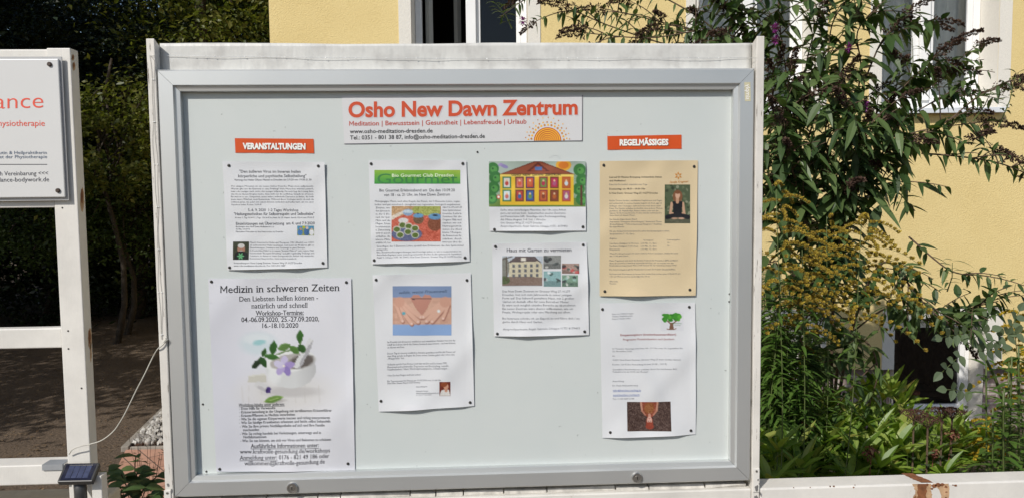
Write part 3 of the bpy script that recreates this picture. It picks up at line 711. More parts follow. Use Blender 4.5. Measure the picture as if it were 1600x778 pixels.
def dot(mb, x, y, r_): mb.add([(x + r_ * math.cos(6.2832 * i / 8), y - r_ * math.sin(6.2832 * i / 8), 0) for i in range(8)], [tuple(range(8))])
for ri, (rr, nn, sz) in enumerate(((25.5, 15, 1.7), (30, 15, 1.3), (34.5, 13, 1.0))):
    for i in range(nn):
        t_ = math.radians(4 + 172 * (i + .25 * (ri % 2)) / (nn - 1 + .25)); x, y = cx + rr * math.cos(t_), cy - rr * math.sin(t_) * (.97 if ri < 2 else 1.05)
        dot((sun_g, sun_y)[(i + ri) % 2], x, y, sz)
s.prints(sun_y, M['ink_yellow'], 'sun_disc', .0004); s.prints(sun_o, M['ink_red'], 'sun_rings', .0007); s.prints(sun_g, M['ink_gold'], 'sun_rays', .0005)
em = MB(); quad_px(em, 538, 224.9, 909.5, 225.8, dy=-4.9); quad_px(em, 909.3, 149, 910.2, 220.5); s.prints(em, M['ink_grey'], 'border_line', .0005)

# ------------------------------------------------------------------ orange title strips
for txt, lab, cor, tx in (('VERANSTALTUNGEN', 'orange title strip above the left column of notices', [(367, 216.5), (490, 217.5), (491, 240), (368, 239.2)], (379.5, 233.2, 477.5, 233.8)),
                          ('REGELMÄSSIGES', 'orange title strip above the beige notice on the right', [(948.8, 213.2), (1064.6, 211), (1064.8, 233), (949, 234.7)], (968, 227.6, 1044.3, 227))):
    s = Sheet('title_strip', lab, 'title strip', cor, wave=.0003, curl=0, col=lin((204, 80, 32)), n=(20, 4), gap=.0009, pinned=False)
    m_ = MB(); text_px(m_, txt, *tx, 8.8, bold=.05, res=2); m2 = MB(); m2.v = [v_ + V((.9, .9, 0)) for v_ in m_.v]; m2.f = m_.f; m2.mi = m_.mi
    s.prints(m2, M['ink_brown'], 'lettering_shadow', .0003); s.prints(m_, M['ink_white'], 'lettering', .0006)

# ------------------------------------------------------------------ left top notice
s = Sheet('notice', 'white text notice with two small photos under the left orange strip', 'notice', [(348.5, 252.6), (507.7, 253.8), (512, 417.5), (356, 421.5)], seed=1, group=GP)
m_ = MB(); a, b_ = MB(), MB()
text_px(m_, '"Den äußeren Virus im Inneren heilen', 374.5, 270.3, 470, 270.6, 4.4, bold=.004); text_px(m_, 'körperliche und psychische Selbstheilung"', 373, 277.6, 479, 277.2, 4.4, bold=.004)
text_px(m_, 'Vortrag mit Heiler Dhyan Manish in Dresden am 5.9.20 von 19.30-21.30', 367, 282.8, 487, 282.4, 2.8)
text_px(m_, '5.-6. 9. 2020  1-2 Tages Workshop', 388.6, 330.2, 466.5, 330.4, 4.1); text_px(m_, '"Heilungstechniken für Selbstrespekt und Selbstliebe"', 366, 336.6, 491.5, 336.2, 4.2, bold=.004)
text_px(m_, 'Kosten: 1. Tag 100,00 €, 2 Tage: 150,00 € bei Anm. bis 28. August, danach 120,00 und 170,00 €', 368, 341.4, 491, 341.2, 2.3, res=1)
text_px(m_, 'Einzelsitzungen mit Übersetzung  am 4. und 7.9.2020', 369, 351.6, 492, 350.8, 4.3, bold=.004)
lines_px(a, ['Vor einigen Monaten ist ein neues, bisher fremdes Phänomen aufgetaucht.', 'Warum gibt uns die Existenz so eine Prüfung? Viele Menschen wurden panisch,', 'mehr oder weniger stark, nicht oder weniger tiefgründig. Für mich liegt die Lösung darin,',
            'was ich aus diesem Ereignis mache, denn nicht nur die weltlichen Gründe zu erkennen.', 'Für mich ist es eine Gelegenheit, meine wahre, individuelle Dimension zu finden, das heißt', 'meine innere Wahrheit, mein Bewusstsein. Während dieses Vortrages werde ich auch die',
            'Schlüssel geben, wie jeder von seinem Inneren entdecken und heilen kann, um von einer', ('Genesis zu heilen. Kosten: 10,00 €', .37)], 361.5, 490.5, 292.3, 4.12, 2.5)
lines_px(m_, [('Buchungen über New Dawn Heilkabinett o.ä.', .95), ('75 Min: 130,00 €', .34), ('Massnahme Übersetzer aus dem Französischen ins Deutsche', 1.17)], 369, 432.5, 355.3, 3.9, 2.3)
lines_px(a, ['Manish, französischer Heiler und Therapeut, 1980 öffentlich von OSHO', 'als authentischer Heiler anerkannt. Seit mehr als 40 Jahren gibt er', ('Einzelsitzungen, Seminare und Trainings in ganz Europa.', .86), 'In Deutschland führt er in seinem "Institut Maison" seine eigene Heil-',
             'kunsttechnik "Energetic Breathing" und gibt regelmäßig Trainings und', 'Seminare, in denen er seine therapeutische Arbeit mit einmischt.', ('Bewusstwerdung werden. www.institut-manish.de', .73)], 391, 491, 380, 4.1, 2.5)
text_px(m_, 'Veranstaltungsort: Neue Leipzig Zentrum, Grunaer Weg 27, 01277 Dresden', 366, 411.6, 472.5, 411.2, 2.5, res=1); text_px(m_, 'www.osho-meditation-dresden.de, Fon: 0351-801 3887', 366, 415.8, 447, 415.5, 2.5, res=1)
s.prints(m_, M['ink_grey'], 'heading_lines'); s.prints(a, M['ink_faint'], 'body_text')
cv = Canvas(490, 517, 578, 568, 2.4, (150, 160, 90), (320, 200, 3.383)); cv.rect(490, 517, 578, 536, (90, 150, 190)).ell(505, 552, 14, 16, (80, 130, 190)).ell(540, 550, 15, 20, (70, 110, 160)).ell(566, 552, 12, 16, (235, 235, 240)).ell(508, 533, 6, 7, (190, 150, 130)).ell(542, 528, 7, 8, (225, 200, 190)).ell(566, 534, 5, 6, (210, 180, 160)).ell(525, 525, 8, 8, (190, 190, 60)).noise(10, 1)
s.picture(cv, 'group_photo')
cv = Canvas(152, 600, 235, 695, 2.4, (62, 66, 50), (320, 200, 3.383)); cv.ell(195, 640, 20, 24, (176, 130, 110)).ell(195, 622, 18, 12, (215, 212, 208)).ell(194, 655, 12, 9, (205, 200, 195)).poly([(158, 695), (165, 658), (185, 650), (205, 650), (228, 660), (235, 695)], (30, 32, 34)).noise(7, 2)
for i in range(6): cv.leafs(192 + 10 * math.cos(i * 1.047), 676 + 10 * math.sin(i * 1.047), 10, 4, (110, 190, 130), i * 60)
s.picture(cv, 'portrait_photo')
pins(s, 'the notice under the left orange strip', [(358.5, 259), (498, 259.8), (505, 410.6), (359.5, 417.5)])

# ------------------------------------------------------------------ large herbal medicine poster
K = 2.173; OX, OY = 310, 420
cv = Canvas(30, 28, 556, 688, 2.6, (231, 230, 237), (OX, OY, K))
cv.ell(70, 400, 130, 300, (212, 212, 224), 0, .55, 1.2).ell(440, 560, 160, 200, (236, 235, 241), 0, .6, 1.2).ell(120, 620, 120, 60, (206, 206, 216), -20, .45, 1.2).ell(500, 640, 60, 90, (208, 207, 214), 25, .5, 1.2)
cv.ell(300, 420, 150, 70, (226, 222, 220), 0, .8, .8)
cv.ell(205, 252, 62, 38, (206, 220, 226), 0, .75, .5).ell(200, 236, 48, 18, (228, 232, 236), 0, .8, .5).ell(208, 248, 22, 9, (140, 196, 200), -8, .75, .6)
for x_ in (150, 172, 214, 330, 362, 410): cv.line(x_, 395, x_ + 2, 452, 1.3, (206, 200, 196), .5)
cv.ell(320, 415, 92, 18, (196, 192, 192), 0, .7, .6)
cv.ell(315, 338, 84, 66, (222, 222, 223), 0, 1).mix(((cv.X - 330) / 90) * (((cv.X - 315) / 84) ** 2 + ((cv.Y - 338) / 66) ** 2 < 1), (176, 174, 176), .7)
cv.ell(262, 352, 22, 40, (244, 244, 245), 12, .7, .6)
cv.ell(314, 312, 86, 36, (238, 238, 238), -8).ell(318, 313, 74, 27, (186, 180, 176), -8).ell(352, 312, 42, 22, (96, 88, 84), -12, .9, .4)
cv.poly([(322, 330), (377, 232), (392, 240), (384, 268), (346, 338)], (226, 225, 226)).poly([(346, 338), (384, 268), (391, 240), (386, 246), (372, 262), (338, 336)], (182, 180, 184))
cv.line(205, 305, 262, 290, 2, (70, 96, 44)).line(262, 290, 345, 262, 2, (92, 122, 60)).line(345, 262, 350, 240, 2, (92, 122, 60))
cv.leafs(346, 228, 23, 11, (62, 110, 44), 92).leafs(256, 266, 25, 12, (52, 100, 40), 98).leafs(199, 320, 24, 10, (38, 56, 34), -42).leafs(224, 282, 16, 8, (52, 92, 40), 110).leafs(222, 314, 22, 10, (44, 84, 36), 60).leafs(250, 296, 26, 10, (66, 116, 50), 8)
cv.leafs(293, 262, 24, 12, (104, 142, 74), -18).leafs(328, 272, 20, 11, (92, 134, 62), 40).leafs(352, 268, 18, 12, (58, 98, 44), 60)
for i, c_ in enumerate(((206, 196, 228), (172, 152, 208), (152, 132, 196), (188, 172, 218), (214, 206, 232))): cv.ell(292 + 19 * math.cos(i * 1.257 - 1.5), 328 + 18 * math.sin(i * 1.257 - 1.5), 18, 12, c_, math.degrees(i * 1.257 - 1.5))
cv.ell(292, 327, 4, 4, (250, 244, 220))
cv.poly([(172, 358), (230, 352), (232, 382), (170, 384)], (208, 204, 194)).poly([(172, 358), (230, 352), (230, 358), (172, 364)], (222, 220, 212))
cv.line(206, 392, 238, 408, 13, (218, 216, 217)).line(206, 398, 236, 414, 5, (196, 192, 196)).ell(238, 410, 9, 11, (84, 62, 128), 20).ell(234, 409, 5, 6, (52, 38, 92), 20)
cv.ell(262, 448, 36, 7, (178, 172, 170), -6, .7, .6).leafs(256, 440, 34, 11, (120, 158, 76), -14).line(224, 448, 290, 432, 1.2, (170, 196, 120))
imgP2 = cv
def p2col(x, y):
    X, Y = (x - OX) * K, (y - OY) * K; ny, nx = imgP2.X.shape
    i = min(max(int(round((X - 30) / (556 - 30) * (nx - 1))), 0), nx - 1); j = min(max(int(round((Y - 28) / (688 - 28) * (ny - 1))), 0), ny - 1)
    return p2lin[j, i]
p2lin = cv.lin().reshape(*cv.X.shape, 3)
s = Sheet('poster', 'large white poster with a mortar, herbs and violet flower, lower left', 'poster', [(326, 434.9), (549, 433.8), (555, 733), (338.5, 735.5)], seed=2, wave=.0018, curl=.004, n=(150, 196), colf=p2col, group=GP)
m_, a = MB(), MB(); kw = dict(serif=True, res=4)
def z4(s_, x0, x1, y0, y1, h, mb=m_, **k): text_px(mb, s_, OX + x0 / K, OY + y0 / K, OX + x1 / K, OY + y1 / K, h / K, **{**kw, **k})
z4('Medizin in schweren Zeiten', 75, 480, 80, 73, 23.5, bold=.004); z4('Den Liebsten helfen können -', 141, 407, 109, 104.5, 16.5); z4('natürlich und schnell', 181, 371, 132.5, 130, 16.5)
z4('Workshop-Termine:', 195, 358, 156.5, 154, 15.5, bold=.006); z4('04.-06.09.2020, 25.-27.09.2020,', 147, 410, 179, 176, 15.5, bold=.006); z4('16.-18.10.2020', 217, 340, 198.5, 197, 15, bold=.006)
def ul(x0, x1, y, mb=m_, th=1.6): quad_px(mb, OX + x0 / K, OY + y / K, OX + x1 / K, OY + (y + th) / K, dy=-(x1 - x0) * .012 / K)
ul(195, 358, 159)
z4('Workshop-Inhalte unter anderem:', 138, 293, 464, 461.5, 9.5, a, res=2, bold=.004); ul(138, 293, 465, a, 1.2)
for txt, x0, x1, y in (('- Erste Hilfe für Verwandte', 140, 262, 476), ('- Kräutersammlung in der Umgebung mit zertifiziertem Kräuterführer', 140, 454, 488), ('- Kräuter/Pflanzen zu Medizin verarbeiten', 140, 329, 500),
        ('- Wie Sie die eigenen Körperwerte messen und richtig interpretieren', 140, 448, 512), ('- Wie Sie häufige Krankheiten erkennen und leicht selbst behandeln', 140, 450, 524), ('- Wie Sie Ihre private Notfallapotheke auf sich und Ihre Familie', 142, 430, 537), ('zuschneiden', 152, 207, 548.5),
        ('- Wie Sie richtig handeln bei Verletzungen, unterwegs und in', 142, 418, 562), ('Notfallsituationen', 153, 232, 573), ('- Was Sie tun können, um sich vor Viren und Bakterien zu schützen', 143, 452, 586)):
    z4(txt, x0, x1, y, y - (x1 - x0) * .022, 8.6, a, res=2, bold=.003)
z4('Ausführliche Informationen unter:', 178, 410, 606, 601, 13.5, bold=.006); ul(178, 410, 608)
z4('www.kraftvolle-gesundung.de/workshops', 141, 448, 625, 619, 13.5); z4('Anmeldung unter: 0176 - 821 49 186 oder', 141, 445, 645.5, 638, 13.5); ul(141, 271, 648); z4('willkommen@kraftvolle-gesundung.de', 157, 430, 664, 657, 13.5)
s.prints(m_, M['ink'], 'heading_lines'); s.prints(a, M['ink'], 'list_lines')
pins(s, 'the mortar and herbs poster', [(331, 439.5), (541.5, 440.5), (544, 723), (344, 731.5)])

# ------------------------------------------------------------------ gourmet notice
K = 4.095; OX, OY = 560, 240
s = Sheet('notice', 'white notice with green title bar and photo of pots on a red table', 'notice', [(576, 251), (728.5, 251), (734, 408), (581, 412.3)], seed=3, group=GP)
cv = Canvas(103, 107, 652, 195, 5, (150, 190, 70), (OX, OY, K)); f = np.clip((cv.Y - 107) / 88, 0, 1); cv.mix(f, (66, 158, 74)).mix(np.clip((cv.X - 400) / 300, 0, 1) * (1 - f), (196, 210, 90), .6); s.picture(cv, 'title_bar')
m_ = MB(); text_px(m_, 'Gourmet', 590, 287.4, 715, 287.4, 15.5, res=4); s.prints(m_, M['ink_green'], 'large_title', .0005)
m_ = MB(); text_px(m_, 'Bio Gourmet Club Dresden', 612.8, 277, 708.7, 276.4, 4.8, bold=.01); s.prints(m_, M['ink_lime'], 'title', .0008)
m_, a = MB(), MB(); text_px(m_, 'Bio Gourmet Erlebnisabend am  Do den 10.09.20', 593, 299.8, 710.5, 299.4, 4.4); text_px(m_, 'von 18 - ca. 21 Uhr, im New Dawn Zentrum', 600, 306.8, 703, 306, 4.4)
lines_px(a, ['Mehrgängiges Menü, nach allen Regeln der Kunst, der 5 Elemente Lehre, vegan,', 'lecker und gut aussehend - (möglichst aus regionalem, biologisch angebautem'], 586, 719, 316, 5.0, 2.7)
lines_px(a, ['Zutaten, ent-', 'der Jahreszeit,', 'in der 5 Ele-', 'nach der Spät-', 'Mitte und die', 'Magen. Diese', 'bestimmten', 'u. Zubereitung', 'wird auch', 'enthalten, die', 'unsere Mitte', 'erzähle ich, bei'], 587.3, 610, 326, 4.92, 2.7, )
lines_px(a, ['sprechend', 'dem Spätsommer,', 'mente Lehre', 'Sommer für die', 'Organe Milz und', 'stärken wir mit', 'Nahrungsmitteln', 'weiters. Der Abend', 'kleine Übungen,', 'das Bewusstsein für', 'stärken. Auch', 'interesse über die'], 691.5, 721, 325, 4.92, 2.7)
lines_px(a, ['Grundlagen der 5 Elemente Lehre, speziell dem Erdelement, das dem Spätsommer', ('entspricht.', .13)], 588.5, 725, 386, 4.7, 2.7, sl=-.012)
lines_px(a, ['Eine Zusammenfassungsrechnungen wird Sonntage geben, so um es vorgeschrieben ist.', 'Anmeldebedingungen unter www.biogourmetclub-dresden.de (bis spätestens 8. September)', 'Anjali G. Schuppe 0175 / 81 79493, New Dawn Zentrum, Grunaer Weg 27, 01277 Dresden'], 589, 721, 394.8, 4.1, 2.4, sl=-.012)
s.prints(m_, M['ink_grey'], 'heading_lines'); s.prints(a, M['ink_faint'], 'body_text')
cv = Canvas(213, 338, 527, 563, 4.4, (206, 104, 84), (OX, OY, K)); r = random.Random(4)
cv.poly([(213, 338), (360, 338), (330, 380), (213, 420)], (196, 160, 120)).poly([(360, 338), (527, 338), (527, 385), (440, 400), (330, 378)], (168, 174, 96)).poly([(213, 400), (300, 360), (310, 372), (213, 428)], (226, 212, 196)).noise(9, 3, 2)
cv.ell(318, 378, 32, 22, (150, 176, 206)).ell(318, 372, 30, 10, (206, 220, 232)).ell(385, 420, 34, 32, (120, 92, 70)).ell(384, 398, 34, 14, (110, 158, 200)).ell(382, 384, 5, 4, (60, 60, 70)).ell(490, 450, 46, 46, (140, 84, 62)).ell(492, 404, 44, 20, (110, 156, 196)).ell(492, 396, 16, 6, (50, 60, 80)).ell(288, 430, 32, 18, (228, 224, 222)).ell(310, 515, 98, 46, (92, 110, 150), 0, .9)
for x_, y_ in ((247, 485), (283, 458), (322, 465), (363, 478), (268, 520), (318, 500), (364, 522)): cv.ell(x_, y_, 25, 21, (222, 218, 208)).ell(x_, y_ + 1, 20, 16, (98, 118, 56))
cv.noise(8, 5); s.picture(cv, 'food_photo')
pins(s, 'the notice with the green title bar', [(580, 256.2), (723, 255.8), (726.5, 402.2), (585, 406.3)])

# ------------------------------------------------------------------ hands notice
K = 3.384; OX, OY = 570, 415
s = Sheet('notice', 'white notice with photo of two hands forming a heart', 'notice', [(582.4, 429.3), (735.5, 426), (741, 633), (592, 642)], seed=4, wave=.0019, group=GP)
cv = Canvas(148, 106, 458, 366, 4.4, (212, 168, 148), (OX, OY, K)); cv.noise(5, 6, 3)
cv.rect(140, 100, 470, 166, (132, 152, 188)).rect(140, 308, 470, 380, (146, 176, 222)).ell(300, 230, 60, 60, (222, 182, 160), 0, .8, .6).poly([(240, 168), (262, 150), (285, 152), (302, 168), (320, 150), (345, 152), (356, 170), (330, 225), (304, 264), (270, 222)], (196, 140, 124)).poly([(246, 168), (356, 168), (352, 176), (300, 172), (252, 178)], (92, 70, 70), .8)
for x0, y0, x1, y1, w_ in ((176, 176, 296, 268, 13), (176, 190, 282, 292, 13), (172, 200, 248, 302, 12), (166, 205, 200, 290, 10), (430, 176, 310, 268, 13), (428, 190, 326, 290, 13), (436, 200, 356, 292, 12), (442, 206, 414, 276, 10)):
    cv.line(x0 + 3, y0 + 5, x1 + 3, y1 + 5, w_ - 1, (156, 104, 90)).line(x0, y0, x1, y1, w_ - 1.5, (226, 180, 160))
    cv.ell(x1, y1, 5, 5, (240, 208, 196))
cv.ell(185, 190, 26, 28, (214, 164, 144), 30).ell(425, 190, 28, 28, (214, 164, 144), -30).ell(207, 249, 9, 8, (90, 170, 190)).ell(391, 238, 8, 8, (236, 240, 240)); s.picture(cv, 'hands_photo')
m_ = MB(); text_px(m_, 'wilde, weise Frauenwelt', 623, 458.5, 698, 456, 4.6, skew=.35); s.prints(m_, M['ink_slate'], 'photo_title', .0006)
a = MB(); y_ = lambda z: OY + z / K
for i, (txt, fr_, yy) in enumerate((('Im Kontakt mit all unseren weiblichen und männlichen Anteilen löst sich das', 1, 404), ('Schiff des Lebens durch die Stürme hindurch manövrieren - und wir können', 1, 418), ('an diesem wachsen.', .25, 432), ('Dieser Tag ist unseren weiblichen Anteilen gewidmet und für alle Frauen auf', 1, 464), ('dem Weg, gerade zu Beginn die Deine ersten Schritte gehst oder schon eine', .99, 478), ('„Weitgereiste“ bist.', .25, 491),
      ('Vielleicht spricht Dein Körper auch klar mit Dir und Du kennst PMS,', .88, 522), ('Menstruationsbeschwerden, Depression und Erschöpfung, sexuelle', .9, 536), ('Unzufriedenheit, Unlust, Wechseljahressymptome, Schlafstörungen ...', .91, 549), ('Oder Du hast Fragen und Lust Leben?', .49, 580), ('Ein Tagesseminar für Frauen am 19.09.2020 von 11-18 Uhr', .79, 610), ('(New Dawn, Grunaer Weg 27, 01277 Dresden)', .48, 621))):
    text_px(a, txt, 605.5, y_(yy + 2), 605.5 + 106 * fr_, y_(yy + 2) - 106 * fr_ * .028, 2.8 if i < 10 else 2.6, res=1)
for txt, x1, yy in (('Anmeldung bei', 330, 641), ('Alexandra Germer', 336, 664), ('www.koerperarbeit-frauenzeit.com', 392, 674), ('0 1 7 6 / 7 1 2 3 4 5 8', 352, 684)): text_px(a, txt, OX + 272 / K, y_(yy), OX + x1 / K, y_(yy - 3), 2.3, res=1)
s.prints(a, M['ink_faint'], 'body_text')
cv = Canvas(395, 609, 453, 684, 2.6, (120, 52, 40), (OX, OY, K)); cv.ell(430, 634, 13, 17, (214, 160, 134)).ell(420, 622, 18, 14, (150, 78, 48), -20).poly([(395, 684), (405, 655), (425, 648), (445, 652), (453, 684)], (226, 222, 218)).ell(430, 655, 8, 9, (206, 150, 126)).noise(7, 8); s.picture(cv, 'portrait_photo')
pins(s, 'the notice with the two hands', [(588, 436.5), (729.5, 437.2), (734.5, 627.5), (595.5, 625.5)])

# ------------------------------------------------------------------ house drawing card
K = 2.51; OX, OY = 740, 230
s = Sheet('notice', 'small notice with a colourful childlike drawing of a yellow house', 'notice', [(764, 253), (914, 252), (915.3, 360.5), (765, 361)], seed=5, wave=.0018, curl=.005, group=GP)
cv = Canvas(60, 57, 438, 234, 2.5, (150, 176, 150), (OX, OY, K)); cv.noise(10, 9, 2).rect(60, 57, 438, 104, (176, 190, 180))
cv.ell(352, 72, 30, 22, (240, 176, 60)).ell(352, 72, 20, 14, (226, 130, 50)).ell(120, 76, 16, 7, (150, 140, 190), 20).ell(104, 70, 10, 5, (170, 150, 200), -30).rect(60, 200, 438, 236, (110, 140, 70))
for x_, y_2 in ((75, 85), (85, 120), (78, 160), (70, 200), (415, 90), (425, 130), (412, 165), (424, 205)):
    cv.ell(x_, y_2, 24, 24, (64, 124, 66)).ell(x_ + 4, y_2 + 3, 13, 13, (92, 158, 82)).ell(x_, y_2, 4, 4, (52, 96, 60))
cv.rect(418, 150, 426, 230, (96, 62, 50))
cv.poly([(100, 108), (240, 56), (262, 56), (398, 108)], (124, 66, 52)).poly([(120, 104), (242, 60), (260, 60), (378, 104)], (156, 86, 62)).poly([(208, 96), (252, 60), (298, 96)], (110, 54, 46)).poly([(222, 94), (252, 70), (284, 94)], (168, 80, 52)).rect(240, 78, 268, 92, (90, 120, 180))
cv.rect(104, 108, 392, 228, (240, 196, 62)).rect(104, 108, 392, 118, (246, 216, 110))
cols = [(196, 80, 70), (70, 110, 170), (206, 110, 66), (150, 80, 60), (180, 96, 130), (226, 220, 214), (206, 120, 110), (210, 90, 60), (120, 150, 80), (190, 60, 90), (196, 110, 60), (214, 226, 232)]
fr_c = [(110, 66, 52), (60, 120, 80), (190, 90, 50), (120, 72, 46), (150, 60, 70), (90, 60, 100)]
for i in range(12):
    cx_ = (130, 180, 221, 273, 316, 363)[i % 6]; cy_ = 140 if i < 6 else 191
    cv.rect(cx_ - 17, cy_ - 23, cx_ + 17, cy_ + 23, fr_c[(i * 5 + 1) % 6]).rect(cx_ - 12, cy_ - 18, cx_ + 12, cy_ + 18, cols[(i + 5) % 12]).ell(cx_, cy_ + 3, 7, 9, cols[(i * 7) % 12]).ell(cx_, cy_ - 8, 4, 4, (236, 200, 160))
cv.ell(98, 196, 8, 8, (196, 60, 50)).ell(98, 196, 5, 5, (240, 236, 230))
s.picture(cv, 'house_drawing')
m_ = MB(); text_px(m_, 'OSHO  NEW  DAWN  ZENTRUM', OX + 148 / K, OY + 114 / K, OX + 340 / K, OY + 113 / K, 3.0, bold=.02); s.prints(m_, M['ink'], 'drawing_title', .0006)
a = MB(); lines_px(a, [('Suche einen zuverlässigen Menschen, der / die seine Arbeit', .9), ('gerne tut und uns beim  Saubermachen unserer Zentrums-', .9), ('und Ferienräume hilft. Grundlage wäre Rechnungsstellung.', .9), ('Ab Mitte August 3-4 Std. / Woche', .62), ('Ort: Grunaer Weg 27, 01277 Dresden', .57), ('Ansprechpartnerin: Anjali Gabriele Schuppe 0175 - 8179493', .92)], OX + 105 / K, OX + 390 / K, OY + 250 / K, 5.05, 3.0)
s.prints(a, M['ink_faint'], 'body_text'); pins(s, 'the notice with the yellow house drawing', [(None, 0), (None, 0), (910.5, 354.5), (772.5, 358.5)])

# ------------------------------------------------------------------ house to let
s = Sheet('notice', 'white notice with a pale villa photo and four small pictures', 'notice', [(768.7, 380.6), (916.5, 378), (920, 522.5), (772, 524.5)], seed=6, group=GP)
m_, a = MB(), MB(); text_px(m_, 'Haus mit Garten zu vermieten', OX + 130 / K, OY + 411 / K, OX + 383 / K, OY + 409 / K, 5.6, bold=.006, res=3)
lines_px(a, [('Das New Dawn Zentrum im Grunaer Weg 27, 01277', .88), ('Dresden, löst sich zum Jahresende in seiner jetzigen', .9), ('Form auf. Das liebevoll gestaltete Haus, mit 2 großen', .93), ('Gärten ist deshalb offen für neue Betreiber/ Mieter.', .87), ('Es wäre auch möglich einzelne Bereiche zu übernehmen.', .96), ('Ein neues Zentrum wäre ebenso willkommen, wie ein', .92), ('Praxis, Wohnprojekt oder eine Mischung aus allem.', .89)], OX + 113 / K, OX + 413 / K, OY + 567 / K, 5.42, 3.2)
lines_px(a, [('Bei Interesse schicke ich ein Exposé zu und führe dich / sie', 1.0), ('gerne durch Haus und Garten.', .52)], OX + 113 / K, OX + 415 / K, OY + 673 / K, 5.2, 3.2); text_px(a, 'Ansprechpartnerin Anjali Gabriele Schuppe 0175/ 8179493', OX + 115 / K, OY + 715 / K, OX + 415 / K, OY + 711 / K, 3.2, res=1)
s.prints(m_, M['ink_grey'], 'heading'); s.prints(a, M['ink_faint'], 'body_text')
cv = Canvas(112, 426, 270, 543, 2.5, (196, 204, 214), (OX, OY, K)); cv.poly([(130, 455), (165, 428), (240, 428), (262, 448), (270, 470), (270, 455)], (104, 92, 92)).poly([(138, 452), (250, 446), (268, 456), (268, 520), (140, 520)], (216, 206, 180)).poly([(112, 505), (270, 508), (270, 543), (112, 543)], (142, 122, 112)).ell(122, 470, 18, 40, (112, 108, 92), 0, .7).ell(120, 520, 22, 16, (92, 104, 72)).rect(185, 432, 205, 445, (228, 222, 210)).line(112, 440, 150, 428, 2, (90, 84, 80)).line(128, 430, 130, 520, 2, (96, 84, 74))
for i in range(5):
    for j in range(3): cv.rect(152 + i * 23, 459 + j * 19 - i * .6, 162 + i * 23, 471 + j * 19 - i * .6, (110, 112, 118))
cv.noise(7, 11); s.picture(cv, 'villa_photo')
for nm, x0, y0, x1, y1, bg_, sh_ in (('room_photo', 273, 424, 342, 476, (150, 152, 150), (90, 96, 96)), ('garden_photo', 274, 485, 342, 545, (150, 186, 188), (226, 236, 238)), ('pool_photo', 346, 500, 408, 545, (130, 160, 140), (170, 204, 196)), ('people_photo', 346, 455, 413, 494, (176, 150, 140), (206, 90, 90))):
    cv = Canvas(x0, y0, x1, y1, 2.5, bg_, (OX, OY, K)); r = random.Random(x0 + y0)
    cv.rect(x0, y0 + (y1 - y0) * .62, x1, y1, tuple(c_ * .8 for c_ in bg_))
    for i in range(9): cv.ell(r.uniform(x0, x1), r.uniform(y0 + 6, y1 - 4), r.uniform(4, 12), r.uniform(3, 7), [sh_, (70, 90, 84), (226, 224, 220), (60, 60, 64)][i % 4], r.uniform(-30, 30), .8)
    cv.noise(9, x0); s.picture(cv, nm, .0004 + (.0004 if nm == 'people_photo' else 0))
pins(s, 'the notice with the pale villa photo', [(774, 385), (911, 382.5), (913, 517), (777, 520.5)])

# ------------------------------------------------------------------ beige sheet
K = 2.883; OX, OY = 920, 200
s = Sheet('notice', 'beige notice with photo of a person in black sitting among greenery', 'notice', [(937, 252.2), (1090, 251), (1086, 461), (936.6, 462)], seed=7, wave=.0021, col=lin((208, 188, 154)), group=GP)
m_, a = MB(), MB()
def z7(s_, x0, x1, y, h, mb=a, sl=.004, **k): text_px(mb, s_, OX + x0 / K, OY + (y + 2) / K, OX + x1 / K, OY + (y + 2 - (x1 - x0) * sl) / K, h / K, **{'res': 1, **k})
z7('Lust auf 60 Minuten Bewegung, Achtsamkeit, Atmen', 92, 326, 224, 7.5, m_, bold=.012); z7('und Meditation?', 92, 165, 240, 7.5, m_, bold=.012); z7('Dann bist Du herzlich eingeladen zum Yoga', 92, 260, 257, 7.2); z7('Donnerstag: um 08:30 - 09:30 Uhr', 92, 252, 277, 7.6, m_, bold=.014); z7('In New Dawn, Grunaer Weg 27, 01277 Dresden', 92, 308, 296, 7.6, m_, bold=.01)
for txt, x1, y in (('Ich bin Yvonne Sanders, zertifizierte Yogalehrerin und Yogini', 327, 329), ('aus Leidenschaft. In meinen Stunden begleite ich Dich, egal ob', 327, 341), ('Anfänger oder Umsteiger, sanft und humorvoll durch deine', 322, 353), ('Praxis. Die Stunden enthalten wöchentlich einen anderen Themen', 329, 364), ('gewidmet, zB. Muladhadhya, Balance halten oder sich der', 312, 375), ('eigenen Größe bewusstwerden. In allen Stunden verbindest Du', 326, 385), ('deine Atem mit deinem Wesen.', 208, 395),
                   ('Die Stunden folgen diesem Ablauf:', 216, 413), ('Ankommen * Pranayama (Atemübungen) * Asana nach Thema', 326, 424), ('(Körperhaltung) * Tiefenentspannung/ Klangreise * Ausklang', 326, 435), ('für einen Moment', 158, 446), ('Für eine Ganzpartnerstunde kannst Du selbst dein Energieangebot wählen,', 362, 466), ('(meist zwischen 7 - 15,- Euro)', 204, 478),
                   ('Angebot:', 125, 498), ('10er-Karte (Gültigkeit 12 Wochen):   á 60 Min. 11,- Euro', 305, 521), ('5er-Karte (Gültigkeit 10 Wochen):    á 60 Min. 13,- Euro', 305, 534), ('Einzelstunde:                                    á 60 Min. 15,- Euro', 305, 547)):
    z7(txt, 92, x1, y, 6.4)
z7('Normalpreis', 246, 290, 506, 6, a); z7('Sommerangebot', 350, 408, 504, 6, a); z7('90,-', 352, 365, 517, 6, a); z7('50,-', 352, 365, 531, 6, a)
